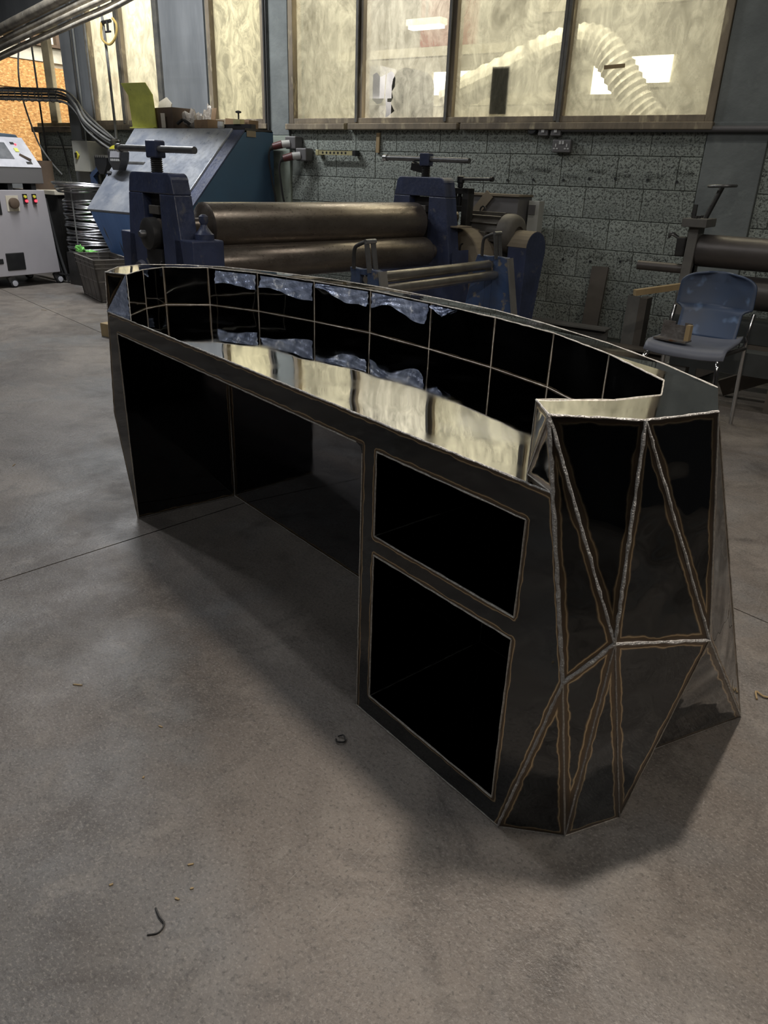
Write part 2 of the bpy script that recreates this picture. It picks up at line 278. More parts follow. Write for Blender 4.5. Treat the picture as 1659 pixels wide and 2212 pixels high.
# ------------------------------------------------------------------ mesh helpers
class B:
    def __init__(s, off=(0, 0, 0)): s.v = []; s.f = []; s.off = Vector(off)
    def add(s, vs, fs):
        o = len(s.v); s.v += [Vector(p) - s.off for p in vs]; s.f += [tuple(i + o for i in f) for f in fs]; return s
    def box(s, a, b):
        x0, y0, z0 = a; x1, y1, z1 = b
        return s.add([(x0, y0, z0), (x1, y0, z0), (x1, y1, z0), (x0, y1, z0), (x0, y0, z1), (x1, y0, z1), (x1, y1, z1), (x0, y1, z1)],
                     [(3, 2, 1, 0), (4, 5, 6, 7), (0, 1, 5, 4), (1, 2, 6, 5), (2, 3, 7, 6), (3, 0, 4, 7)])
    def boxc(s, c, sz, rz=0.0, rx=0.0, ry=0.0):
        m = Matrix.Rotation(rz, 3, 'Z') @ Matrix.Rotation(ry, 3, 'Y') @ Matrix.Rotation(rx, 3, 'X'); c = Vector(c); h = [q / 2 for q in sz]
        vs = [c + m @ Vector((i * h[0], j * h[1], k * h[2])) for k in (-1, 1) for i, j in ((-1, -1), (1, -1), (1, 1), (-1, 1))]
        return s.add(vs, [(3, 2, 1, 0), (4, 5, 6, 7), (0, 1, 5, 4), (1, 2, 6, 5), (2, 3, 7, 6), (3, 0, 4, 7)])
    def bar(s, p, q, wd, th, up=(0, 0, 1)):
        p, q = Vector(p), Vector(q); d = (q - p).normalized(); u = Vector(up)
        if abs(d.dot(u)) > 0.95: u = Vector((1, 0, 0))
        a = d.cross(u).normalized() * wd / 2; b = a.cross(d).normalized() * th / 2
        return s.add([p - a - b, p + a - b, p + a + b, p - a + b, q - a - b, q + a - b, q + a + b, q - a + b],
                     [(0, 1, 2, 3), (7, 6, 5, 4), (4, 5, 1, 0), (5, 6, 2, 1), (6, 7, 3, 2), (7, 4, 0, 3)])
    def tube(s, pts, r, n=8, rs=None, cap=True):
        pts = [Vector(p) for p in pts]; rings = []; prev = None
        for i, p in enumerate(pts):
            d = (pts[min(i + 1, len(pts) - 1)] - pts[max(i - 1, 0)]).normalized()
            if prev is None:
                u = Vector((0, 0, 1)) if abs(d.z) < 0.9 else Vector((1, 0, 0))
                a = d.cross(u).normalized()
            else:
                a = (prev - d * prev.dot(d)); a = a.normalized() if a.length > 1e-6 else d.orthogonal().normalized()
            prev = a; b = d.cross(a); rr = rs[i] if rs else r
            rings.append([p + (a * math.cos(t) + b * math.sin(t)) * rr for t in [2 * math.pi * k / n for k in range(n)]])
        vs = [q for rg in rings for q in rg]; fs = []
        for i in range(len(rings) - 1):
            for k in range(n):
                k2 = (k + 1) % n; fs.append((i * n + k, i * n + k2, (i + 1) * n + k2, (i + 1) * n + k))
        if cap: fs.append(tuple(range(n))[::-1]); fs.append(tuple((len(rings) - 1) * n + k for k in range(n)))
        return s.add(vs, fs)
    def cyl(s, p, q, r, n=16, r2=None): return s.tube([p, q], r, n, [r, r2 if r2 is not None else r])
    def lathe(s, c, prof, n=20, axis='z'):
        vs = []; fs = []
        for (r, h) in prof:
            for k in range(n):
                t = 2 * math.pi * k / n; x, y = r * math.cos(t), r * math.sin(t)
                vs.append(Vector(c) + (Vector((x, y, h)) if axis == 'z' else Vector((x, h, y)) if axis == 'y' else Vector((h, x, y))))
        for i in range(len(prof) - 1):
            for k in range(n):
                k2 = (k + 1) % n; fs.append((i * n + k, i * n + k2, (i + 1) * n + k2, (i + 1) * n + k))
        fs.append(tuple(range(n))[::-1]); fs.append(tuple((len(prof) - 1) * n + k for k in range(n)))
        return s.add(vs, fs)
    def prism(s, poly, o, ux, uy, dv):
        o, ux, uy, dv = Vector(o), Vector(ux), Vector(uy), Vector(dv); n = len(poly)
        a = [o + ux * x + uy * y for x, y in poly]; vs = a + [p + dv for p in a]
        fs = [tuple(range(n))[::-1], tuple(range(n, 2 * n))] + [(i, (i + 1) % n, (i + 1) % n + n, i + n) for i in range(n)]
        return s.add(vs, fs)
    def poly(s, pts, flip=False):
        f = tuple(range(len(pts))); return s.add(pts, [f[::-1] if flip else f])
    def obj(s, name, mat, parent=None, smooth=False, bevel=0.0):
        me = bpy.data.meshes.new(name); me.from_pydata([tuple(v) for v in s.v], [], s.f)
        bm = bmesh.new(); bm.from_mesh(me)
        bmesh.ops.recalc_face_normals(bm, faces=bm.faces); bm.to_mesh(me); bm.free()
        me.materials.append(MATS[mat] if isinstance(mat, str) else mat)
        if smooth:
            me.polygons.foreach_set('use_smooth', [True] * len(me.polygons))
            try: me.set_sharp_from_angle(angle=R(40))
            except Exception: pass
        o = bpy.data.objects.new(name, me); COL.objects.link(o)
        if parent is not None: o.parent = parent
        if bevel > 0:
            md = o.modifiers.new('bevel', 'BEVEL'); md.width = bevel; md.segments = 2; md.limit_method = 'ANGLE'
        return o

def tag(o, label, cat, group=None, kind=None):
    if label: o['label'] = label
    if cat: o['category'] = cat
    if group: o['group'] = group
    if kind: o['kind'] = kind
    return o
def thing(name, label, cat, loc=(0, 0, 0), rz=0.0, group=None):
    o = bpy.data.objects.new(name, None); COL.objects.link(o); o.location = loc; o.rotation_euler = (0, 0, rz)
    o.empty_display_size = 0.1
    return tag(o, label, cat, group)
def struct(o, label=None): o['kind'] = 'structure'; (o.__setitem__('label', label) if label else None); return o
def arc(cx, cy, r, a0, a1, n): return [(cx + r * math.cos(R(a0 + (a1 - a0) * i / n)), cy + r * math.sin(R(a0 + (a1 - a0) * i / n))) for i in range(n + 1)]
def spline(pts, n=6):
    pts = [Vector(p) for p in pts]; out = []
    for i in range(len(pts) - 1):
        p0, p1, p2, p3 = pts[max(i - 1, 0)], pts[i], pts[i + 1], pts[min(i + 2, len(pts) - 1)]
        for k in range(n):
            t = k / n
            out.append(0.5 * ((2 * p1) + (p2 - p0) * t + (2 * p0 - 5 * p1 + 4 * p2 - p3) * t * t + (3 * p1 - p0 - 3 * p2 + p3) * t ** 3))
    return out + [pts[-1]]

# ================================================================== SETTING
WY = 6.1
# floor: four cast slabs parted by two joints
floor = struct(B().box((-14, -7, -0.2), (4, 12, -0.012)).obj('floor', 'joint_dark'), 'brown grey troweled concrete workshop floor')
def clip(poly, p, nrm, off):
    out = []
    for i in range(len(poly)):
        a, b = poly[i], poly[(i + 1) % len(poly)]
        da = (a[0] - p[0]) * nrm[0] + (a[1] - p[1]) * nrm[1] - off; db = (b[0] - p[0]) * nrm[0] + (b[1] - p[1]) * nrm[1] - off
        if da >= 0: out.append(a)
        if da * db < 0:
            t = da / (da - db); out.append((a[0] + (b[0] - a[0]) * t, a[1] + (b[1] - a[1]) * t))
    return out
j1, j2 = ((-2.06, 1.25), (0.983, -0.18)), ((-5.6, 3.68), (0.252, 0.968))
for s1 in (1, -1):
    for s2 in (1, -1):
        pl = [(-14, -7), (4, -7), (4, 12), (-14, 12)]
        pl = clip(pl, j1[0], (j1[1][0] * s1, j1[1][1] * s1), 0.0028); pl = clip(pl, j2[0], (j2[1][0] * s2, j2[1][1] * s2), 0.0028)
        B().prism(pl, (0, 0, -0.011), (1, 0, 0), (0, 1, 0), (0, 0, 0.011)).obj('slab', 'floor_concrete', floor)

# back wall with window and door openings
wb = B()
wb.box((-9.53, WY, 0), (3.6, WY + 0.2, 1.6))
wb.box((-12, WY, 3.3), (3.6, WY + 0.2, 4.5))
wb.box((-12, WY, 2.62), (-8.72, WY + 0.2, 3.3))
wb.box((-8.72, WY, 1.6), (-8.36, WY + 0.2, 3.3))
wb.box((-7.12, WY, 1.6), (-6.42, WY + 0.2, 3.3))
wb.box((-5.6, WY, 1.6), (-5.34, WY + 0.2, 3.3))
wb.box((-1.44, WY, 1.6), (3.6, WY + 0.2, 3.3))
wall_back = struct(wb.obj('wall_back', 'mortar'), 'painted concrete block wall below the workshop windows')
BW, BH = 0.45, 0.224
blk = {}
for r in range(7):
    z0 = 0.032 + r * BH
    x = -9.5 - (0.225 if r % 2 else 0.0)
    while x < 2.0:
        a, b = max(x, -9.52), min(x + BW, 2.0)
        for c0, c1 in ((-5.62, -5.33), (-1.47, -1.06)):     # piers interrupt the courses
            if a < c1 and b > c0:
                if a < c0: b = c0
                elif b > c1: a = c1
                else: a = b
        if b - a > 0.05:
            key = round(b - a, 3)
            if key not in blk:
                o = B().boxc((0, 0, 0), (b - a - 0.005, 0.02, BH - 0.005)).obj('block', 'block', wall_back, bevel=0.003); blk[key] = o
            else:
                o = blk[key].copy(); COL.objects.link(o); o.parent = wall_back
            o.location = ((a + b) / 2, WY + 0.002 + random.uniform(-0.0012, 0.0012), z0 + BH / 2)
        x += BW
# rendered piers and boarding belonging to the wall
B().box((-1.465, WY - 0.02, 0), (-1.065, WY + 0.05, 1.6)).obj('pier', 'render_wall', wall_back, bevel=0.006)
B().box((-1.44, WY - 0.012, 1.6), (3.6, WY + 0.01, 4.4)).obj('render_panel', 'render_wall', wall_back)
B().box((-5.615, WY - 0.03, 0), (-5.335, WY + 0.05, 1.5)).obj('pier', 'pier_green', wall_back, bevel=0.006)
B().box((-5.60, WY - 0.03, 1.5), (-5.34, WY + 0.05, 3.3)).obj('pier', 'render_wall', wall_back, bevel=0.006)
B().box((-7.10, WY - 0.02, 1.55), (-6.44, WY + 0.05, 3.3)).obj('board', 'board_grey', wall_back)
B().box((-12, WY - 0.01, 2.62), (-8.72, WY + 0.01, 4.4)).obj('render_panel', 'board_grey', wall_back)

# other walls and ceiling of the workshop
struct(B().box((-12.2, -7, 0), (-12, WY, 4.5)).obj('wall_left', 'dark_wall'))
struct(B().box((3.6, -7, 0), (3.8, WY + 0.2, 4.5)).obj('wall_right', 'dark_wall'))
struct(B().box((-12.2, -7.2, 0), (3.8, -7, 4.5)).obj('wall_front', 'dark_wall'))
struct(B().box((-12.2, -7.2, 4.5), (3.8, 12, 4.7)).obj('ceiling', 'ceiling'))

# neighbouring hall
far = struct(B().box((-12, 11.5, 0), (3.6, 11.7, 4.5)).obj('wall_far', 'cream_wall'), 'cream painted far wall of the hall behind the glass')
struct(B().box((3.4, WY + 0.2, 0), (3.6, 11.5, 4.5)).obj('wall_hall_right', 'cream_wall'))
wl = struct(B().box((-11.3, WY + 0.2, 0), (-11.04, 11.5, 4.5)).obj('wall_hall_left', 'white_paint'), 'partition clad in orange strand boards seen through the open frame')
for (y0, y1, z0, z1) in ((6.3, 7.43, 2.12, 2.47), (6.3, 7.43, 0.7, 2.105), (7.44, 8.3, 0.7, 2.42), (8.31, 9.6, 0.7, 2.42)):
    B().box((-11.04, y0, z0), (-11.0, y1, z1)).obj('osb_board', 'osb', wl, bevel=0.002)
B().box((-11.04, 6.3, 2.48), (-10.99, 9.6, 2.66)).obj('white_rail', 'white_paint', wl)
B().box((-11.04, 6.3, 2.665), (-10.93, 9.6, 2.70)).obj('ledge', 'cardboard_dark', wl)
for (y0, dz) in ((6.85, 0.16), (7.15, 0.2), (7.5, 0.18), (8.2, 0.2)):
    B().box((-11.03, y0, 2.70), (-10.96, y0 + 0.16, 2.70 + dz)).obj('block', 'cardboard_dark', wl)

# ------------------------------------------------------------------ windows
def window(name, x0, x1, z0, z1, mull, panes, label, sill=True, mat='frame_wood', inner='frame_dark'):
    fw = 0.055; y0, y1 = WY - 0.035, WY + 0.09
    e = bpy.data.objects.new(name, None); COL.objects.link(e); struct(e, label); e.location = ((x0 + x1) / 2, WY, z0); off = e.location
    if panes: B(off).box((x0, y0, z0), (x0 + fw, y1, z1)).obj('jamb', mat, e, bevel=0.004)
    B(off).box((x1 - fw, y0, z0), (x1, y1, z1)).obj('jamb', mat, e, bevel=0.004)
    B(off).box((x0 + fw, y0, z0), (x1 - fw, y1, z0 + fw * 0.8)).obj('bottom_rail', mat, e, bevel=0.004)
    B(off).box((x0 + fw, y0, z1 - fw), (x1 - fw, y1, z1)).obj('top_rail', mat, e, bevel=0.004)
    for mx in mull:
        B(off).box((mx - 0.036, y0 + 0.01, z0 + fw * 0.8), (mx + 0.012, y1, z1 - fw)).obj('mullion', mat, e, bevel=0.004)
        B(off).box((mx - 0.05, y0 - 0.012, z0 + 0.01), (mx - 0.026, y0 + 0.02, z1)).obj('cover_strip', inner, e)
    edges = [x0 + fw] + list(mull) + [x1 - fw]
    for i, pm in enumerate(panes):
        a, b = edges[i] + (0.012 if i else 0), edges[i + 1] - (0.036 if i < len(panes) - 1 else 0)
        if pm == 'broken':
            zz0, zz1 = z0 + fw * 0.8, z1 - fw
            outer = [Vector((a, zz0, 0)), Vector((b, zz0, 0)), Vector((b, zz1, 0)), Vector((a, zz1, 0))]
            h1 = [(-4.40, 1.79), (-4.35, 1.755), (-4.31, 1.76), (-4.275, 1.80), (-4.27, 1.90), (-4.265, 1.985), (-4.285, 1.975), (-4.32, 1.965), (-4.36, 2.0), (-4.40, 1.985)]
            h2 = [(-4.255, 1.65), (-4.225, 1.66), (-4.16, 1.70), (-4.19, 1.745), (-4.205, 1.76), (-4.18, 1.80), (-4.195, 1.85), (-4.165, 1.885),
                  (-4.16, 1.95), (-4.185, 1.995), (-4.21, 2.005), (-4.25, 1.985), (-4.258, 1.9), (-4.262, 1.80), (-4.25, 1.72)]
            loops = [outer, [Vector((x, z, 0)) for x, z in h1], [Vector((x, z, 0)) for x, z in h2]]
            tris = tessellate_polygon(loops); fl = [p for lp in loops for p in lp]
            bb = B(off); bb.add([(p.x, WY + 0.03, p.y) for p in fl], [tuple(t) for t in tris]); bb.obj('pane', 'pane_dirty', e)
        elif pm:
            B(off).box((a, WY + 0.027, z0 + fw * 0.8), (b, WY + 0.031, z1 - fw)).obj('pane', pm, e)
    return e
w4 = window('window_4', -5.33, -1.445, 1.6, 3.3, [-4.49, -3.56, -2.575], ['pane_dirty', 'broken', 'pane_dirty', 'pane_dirty'],
       'wide workshop window of four dirty panes, the second one broken')
w3 = window('window_3', -6.4, -5.62, 1.6, 3.3, [], ['pane_frost'], 'narrow window with one frosted yellow pane beside the grey board', inner='frame_wood')
w2 = window('window_2', -8.34, -7.12, 1.6, 3.3, [-7.74], ['pane_white', 'pane_white'], 'window of two tall milky panes beside the steel column')
w1 = window('window_1', -9.53, -8.72, 1.58, 2.62, [], [], 'open unglazed frame with orange strand board beyond', mat='frame_cream')
B(w1.location).box((-9.2, WY - 0.02, 1.6), (-9.06, WY + 0.035, 2.62)).obj('mullion', 'frame_cream', w1, bevel=0.006)
for (a, b) in ((-5.35, -4.64), (-4.6, -3.46), (-3.43, -1.43)):
    B(w4.location).box((a, WY - 0.075, 1.548), (b, WY - 0.0, 1.598)).obj('sill', 'frame_wood', w4, bevel=0.006)
B(w3.location).box((-6.42, WY - 0.07, 1.555), (-5.6, WY, 1.6)).obj('sill', 'frame_wood', w3, bevel=0.005)
B(w2.location).box((-8.36, WY - 0.07, 1.545), (-7.1, WY, 1.6)).obj('sill', 'frame_wood', w2, bevel=0.005)
B(w1.location).box((-9.55, WY - 0.08, 1.52), (-8.7, WY + 0.1, 1.58)).obj('sill', 'frame_wood', w1, bevel=0.005)
B(w2.location).box((-7.16, WY - 0.05, 1.6), (-7.09, WY, 3.3)).obj('edge_strip', 'frame_dark', w2)
tag(B((-3.16, WY, 1.68)).box((-3.225, WY + 0.032, 1.665), (-3.075, WY + 0.05, 2.0)).obj('card', 'cab_grey'), 'dark grey rectangular card behind the third pane', 'card').location = (-3.16, WY, 1.68)
tag(B((-2.22, WY, 1.98)).boxc((-2.22, WY + 0.022, 1.965), (0.155, 0.006, 0.026), 0, 0, -0.04).obj('tape_strip', 'wood'), 'tan tape strip stuck on the fourth pane', 'tape').location = (-2.22, WY, 1.98)

# steel column beside the window
cb = B(); cb.box((-8.62, WY - 0.16, 0), (-8.36, WY - 0.145, 3.4)); cb.box((-8.5, WY - 0.145, 0), (-8.48, WY - 0.025, 3.4)); cb.box((-8.62, WY - 0.025, 0), (-8.36, WY - 0.01, 3.4))
struct(cb.obj('column', 'board_grey'), 'grey steel column between the open frame and the milky window')

# ---- things in the hall behind the glass
def hall_window(x0, x1, z0, z1, n):
    e = bpy.data.objects.new('window_%d' % n, None); COL.objects.link(e); struct(e, 'bright daylight window in the far hall wall'); e.location = (x0, 11.5, z0); off = e.location
    B(off).box((x0, 11.46, z0), (x1, 11.48, z1)).obj('pane', 'day_window', e)
    B(off).box((x0 - 0.05, 11.44, z0 - 0.05), (x1 + 0.05, 11.5, z0)).obj('sill', 'white_paint', e)
    B(off).box((x0 - 0.05, 11.44, z1), (x1 + 0.05, 11.5, z1 + 0.05)).obj('top_rail', 'white_paint', e)
hall_window(-3.95, -3.38, 2.42, 2.74, 5); hall_window(-4.45, -4.08, 2.3, 2.74, 6); hall_window(-7.05, -6.35, 2.32, 2.66, 7)
dpts = spline([(-4.75, 8, 1.95), (-4.12, 8, 2.17), (-3.6, 8, 2.36), (-3.25, 8, 2.42), (-3.0, 8, 2.33), (-2.8, 8, 2.1), (-2.6, 8, 1.85), (-2.4, 8, 1.6), (-2.2, 8, 1.0), (-2.15, 8, 0.0)], 9)
db = B(); db.tube([p for p in dpts], 0.15, 14, [0.15 + (0.012 if i % 2 else -0.006) for i in range(len(dpts))])
tag(db.obj('flexible_duct', 'duct_white', smooth=False), 'white ribbed flexible duct arching behind the dirty panes', 'duct')
tag(B().box((-7.3, 11.4, 3.0), (-6.3, 11.44, 3.9)).obj('red_banner', 'banner_red'), 'faded red panel high on the far hall wall', 'panel')
for (x0, x1, y, z, h, lab) in ((-7.2, -4.4, 9.2, 2.55, 0.1, 'grey roof beam crossing behind the broken pane, upper one'), (-7.0, -3.9, 9.0, 1.98, 0.12, 'grey rail crossing behind the broken pane, lower one'), (-4.4, -1.0, 9.4, 2.95, 0.12, 'pale beam above the duct behind the fourth pane')):
    tag(B().box((x0, y, z), (x1, y + 0.12, z + h)).obj('beam', 'hall_grey'), lab, 'beam')['kind'] = 'structure'
e = thing('hall_lamp', 'lit strip lamp hanging in the hall behind the second pane', 'lamp', (-5.05, 8, 2.66))
B().box((-0.22, -0.07, 0.0), (0.22, 0.07, 0.06)).obj('housing', 'white_paint', e); B().box((-0.2, -0.05, -0.03), (0.2, 0.05, 0.0)).obj('tube', 'day_window', e)
B().box((-0.01, -0.01, 0.06), (0.01, 0.01, 1.8)).obj('hanger', 'cable_dark', e)
e = thing('dark_machine', 'dark rounded machine seen through the broken pane', 'machine', (-4.7, 7.2, 0))
B().prism([(-0.16, 0), (0.16, 0), (0.16, 2.0)] + arc(0, 2.0, 0.16, 0, 180, 8) + [(-0.16, 2.0)], (0, -0.1, 0), (1, 0, 0), (0, 0, 1), (0, 0.3, 0)).obj('body', 'black', e)
B().box((-0.19, -0.13, 1.86), (0.19, -0.1, 1.89)).obj('strap', 'steel_mid', e)
e = thing('pale_cabinet', 'pale cabinet edge seen through the broken pane', 'cabinet', (-5.2, 7.3, 0))
B().box((-0.05, -0.1, 0), (0.12, 0.2, 2.2)).obj('body', 'cab_panel', e); B().box((-0.12, -0.12, 0), (-0.05, 0.2, 2.15)).obj('side', 'black', e); B().box((-0.05, -0.14, 1.84), (0.2, -0.1, 1.9)).obj('handle', 'socket_white', e)
# plastic drape behind the milky window
pb = B(); n = 26
vs = []; 
for i in range(n + 1):
    t = i / n; x = -7.62 + 0.48 * t; yy = 6.55 + 0.05 * math.sin(t * 19)
    vs += [(x + 0.1 * (1 - t), yy, 1.3), (x - 0.02, yy, 2.0 + 0.9 * t)]
pb.add(vs, [(2 * i, 2 * i + 2, 2 * i + 3, 2 * i + 1) for i in range(n)]); tag(pb.obj('plastic_drape', 'duct_white', smooth=True), 'white plastic drape hanging behind the milky window', 'drape')
# mesh panel leaning behind the open frame
e = thing('wire_mesh_panel', 'dark wire mesh panel leaning behind the open frame', 'mesh panel', (-9.3, 6.75, 0.0))
for sx in (0.0, 0.45): B().bar((sx, 0.0, 0.0), (sx, 0.02, 1.12), 0.012, 0.012).obj('leg', 'cable_dark', e)
for i in range(6):
    B().bar((-0.25 + i * 0.13, 0, 1.0), (0.15 + i * 0.13, 0.1, 2.15), 0.008, 0.008).obj('rod', 'cable_dark', e)
for i in range(6):
    B().bar((-0.28 + 0.07 * i, 0.02 * i, 1.1 + 0.2 * i), (0.5 + 0.065 * i, 0.02 * i, 0.85 + 0.2 * i), 0.008, 0.008).obj('rod', 'cable_dark', e)

# ================================================================== WELDED STEEL DESK
GL, DD, NN = Vector((-2.143, 1.556, 0)), Vector((0.962, -0.274, 0)), Vector((0.274, 0.962, 0))
def P(s, z=0.0, d=0.0): return GL + DD * s + NN * d + Vector((0, 0, z))
ZW, ZL = 0.744, 0.873
DO = P(0.9, 0, 0.2)
desk = thing('steel_counter', 'faceted mirror polished steel counter with raw weld seams and open shelves', 'counter', DO)
def panel(name, pts, mat, flip=False, edges=None, k_=1.0):
    """flat sheet; ed0/ed1 hold each corner's distance to up to six welded edges"""
    pts = [Vector(p) for p in pts]; n = len(pts)
    b = B(DO); b.poly(pts, flip)
    me = bpy.data.meshes.new(name); me.from_pydata([tuple(v) for v in b.v], [], b.f)
    me.materials.append(MATS[mat])
    el = list(range(n)) if edges is None else edges
    for k, an in enumerate(('ed0', 'ed1')):
        at = me.attributes.new(an, 'FLOAT_VECTOR', 'POINT')
        for i, p in enumerate(pts):
            v = [1.0, 1.0, 1.0]
            for q in range(3):
                if k * 3 + q < len(el):
                    e0 = el[k * 3 + q]; a, c = pts[e0], pts[(e0 + 1) % n]
                    v[q] = k_ * ((p - a).cross(c - a)).length / max((c - a).length, 1e-6)
            at.data[i].vector = v
    o = bpy.data.objects.new(name, me); COL.objects.link(o); o.parent = desk
    return o
def mesh_part(name, b, mat, smooth=False):
    o = b.obj(name, mat, desk, smooth)
    for an in ('ed0', 'ed1'):
        at = o.data.attributes.new(an, 'FLOAT_VECTOR', 'POINT'); at.data.foreach_set('vector', [1.0] * (3 * len(o.data.vertices)))
    return o
SEAMS = []
def weld(a, b, r=0.0026, fine=False): SEAMS.append((Vector(a), Vector(b), r, fine))

OUT = [(-2.2, 1.577), (-2.285, 1.69), (-2.298, 1.80), (-2.215, 1.935), (-2.09, 2.0), (-1.85, 2.035), (-1.62, 2.04), (-1.38, 2.008), (-1.127, 1.946),
       (-0.917, 1.882), (-0.739, 1.793), (-0.53, 1.667), (-0.37, 1.543), (-0.238, 1.404), (-0.202, 1.243), (-0.279, 1.117), (-0.405, 1.045)]
INN = [(-2.104, 1.586), (-2.174, 1.708), (-2.188, 1.806), (-2.079, 1.916), (-1.866, 1.944), (-1.602, 1.931), (-1.358, 1.906), (-1.098, 1.836),
       (-0.858, 1.757), (-0.661, 1.670), (-0.482, 1.537), (-0.328, 1.388), (-0.303, 1.282), (-0.354, 1.197), (-0.455, 1.110)]
O3 = [Vector((x, y, ZL - (0.0034 if 2 < i_ < 13 else 0.0))) for i_, (x, y) in enumerate(OUT)]; I3 = [Vector((x, y, ZL)) for x, y in INN]; IB = [Vector((x, y, ZW)) for x, y in INN]
# front sheet with three openings, gridded so the heat bands follow every edge
def lin(tab, z):
    for (z0, s0), (z1, s1) in zip(tab, tab[1:]):
        if z <= z1 + 1e-9: return s0 + (s1 - s0) * (z - z0) / (z1 - z0)
    return tab[-1][1]
SLT = [(0, -0.012), (0.38, -0.125), (ZW, -0.069)]; SRT = [(0, 1.805), (0.418, 1.901), (ZW, 1.828)]
sL = lambda z: lin(SLT, z); sR = lambda z: lin(SRT, z)
ZT = 0.682; K0, K1 = 0.0, 1.334; B0, B1 = 1.382, 1.781; BZ = [(0.487, 0.680), (0.060, 0.441)]
segs = [((K0, 0), (K0, ZT)), ((K0, ZT), (K1, ZT)), ((K1, ZT), (K1, 0))]
for z0, z1 in BZ: segs += [((B0, z0), (B1, z0)), ((B1, z0), (B1, z1)), ((B1, z1), (B0, z1)), ((B0, z1), (B0, z0))]
segs += [((sL(0), 0), (sL(.38), .38)), ((sL(.38), .38), (sL(ZW), ZW)), ((sL(ZW), ZW), (sR(ZW), ZW)), ((sR(ZW), ZW), (sR(.418), .418)), ((sR(.418), .418), (sR(0), 0))]
def dist2(s, z):
    best = 9.0
    for (ax, ay), (bx, by) in segs:
        dx, dy = bx - ax, by - ay; t = max(0, min(1, ((s - ax) * dx + (z - ay) * dy) / (dx * dx + dy * dy)))
        best = min(best, math.hypot(s - ax - dx * t, z - ay - dy * t))
    return best
fv, ff, fd = [], [], []
def strip(f0, f1, z0, z1, du=0.009, dz=0.009):
    w_ = f1((z0 + z1) / 2) - f0((z0 + z1) / 2); nu = max(2, int(w_ / du)); nz = max(2, int((z1 - z0) / dz)); o = len(fv)
    for j in range(nz + 1):
        z = z0 + (z1 - z0) * j / nz; a, b_ = f0(z), f1(z)
        for i in range(nu + 1):
            s = a + (b_ - a) * i / nu; fv.append(P(s, z)); fd.append(dist2(s, z))
    for j in range(nz):
        for i in range(nu): ff.append((o + j * (nu + 1) + i, o + j * (nu + 1) + i + 1, o + (j + 1) * (nu + 1) + i + 1, o + (j + 1) * (nu + 1) + i))
cst = lambda c: (lambda z: c)
strip(sL, cst(K0), 0, .38); strip(sL, cst(K0), .38, ZT); strip(sL, sR, ZT, ZW)
strip(cst(K1), cst(B0), 0, ZT); strip(cst(B0), cst(B1), 0, BZ[1][0]); strip(cst(B0), cst(B1), BZ[1][1], BZ[0][0])
strip(cst(B1), sR, 0, .418); strip(cst(B1), sR, .418, ZT)
bb = B(DO); bb.add(fv, ff); fo = mesh_part('front_panel', bb, 'mirror_front')
fo.data.attributes['ed0'].data.foreach_set('vector', [c for d in fd for c in (d * 1.35, 1.0, 1.0)])
fo['label'] = 'polished front sheet with kneehole and shelf openings'
# rounded corner gussets of the kneehole opening
panel('corner_gusset', [P(K1, ZT), P(K1 - 0.022, ZT), P(K1 - 0.007, ZT - 0.006), P(K1, ZT - 0.022)], 'mirror_front', edges=[])
# kneehole lining
panel('kneehole_side', [P(K0, 0), P(K0 + 0.02, 0, .392), P(K0 + 0.02, ZW - .004, .392), P(K0, ZW - .004)], 'mirror_box', edges=[0, 1])
panel('kneehole_back', [P(K0 + 0.02, 0, .392), P(K1 + 0.01, 0, .392), P(K1 + 0.01, ZW - .004, .392), P(K0 + 0.02, ZW - .004, .392)], 'mirror_back_lit', edges=[0, 3])
panel('kneehole_side', [P(K1, 0), P(K1, 0, .392), P(K1, ZW - .004, .392), P(K1, ZW - .004)], 'mirror_box', flip=True, edges=[0])
weld(P(K0 + 0.02, 0.0, .39), P(K0 + 0.02, .66, .39), 0.0022, True)
weld(P(K0 + 0.02, 0.003, .39), P(K1, 0.003, .39), 0.0018, True); weld(P(K0, 0.003), P(K0 + .02, 0.003, .39), 0.0014, True)
# shelf boxes
for i, (z0, z1) in enumerate(BZ):
    dp = 0.38
    b = B(DO)
    b.poly([P(B0, z0), P(B1, z0), P(B1, z0, dp), P(B0, z0, dp)]); b.poly([P(B0, z1), P(B0, z1, dp), P(B1, z1, dp), P(B1, z1)])
    b.poly([P(B0, z0), P(B0, z0, dp), P(B0, z1, dp), P(B0, z1)]); b.poly([P(B1, z0), P(B1, z1), P(B1, z1, dp), P(B1, z0, dp)])
    b.poly([P(B0, z0, dp), P(B1, z0, dp), P(B1, z1, dp), P(B0, z1, dp)])
    mesh_part('shelf_box', b, 'mirror_box')
    e_ = 0.002
    weld(P(B0 + e_, z0 + e_, 0), P(B0 + e_, z0 + e_, dp), 0.0016, True); weld(P(B0 + e_, z0 + e_, dp - e_), P(B1, z0 + e_, dp - e_), 0.0016, True)
    weld(P(B0 + e_, z0, dp - e_), P(B0 + e_, z1, dp - e_), 0.0016, True)
    c = [P(B0, z0), P(B1, z0), P(B1, z1), P(B0, z1)]
    for k in range(4): weld(c[k], c[(k + 1) % 4], 0.0024, True)
weld(P(K0, 0), P(K0, ZT), 0.0022, True); weld(P(K0, ZT), P(K1 - .02, ZT), 0.0022, True); weld(P(K1, ZT - .02), P(K1, 0), 0.002, True)
weld(P(K1, 0.002), P(1.805, 0.002), 0.0022, True)
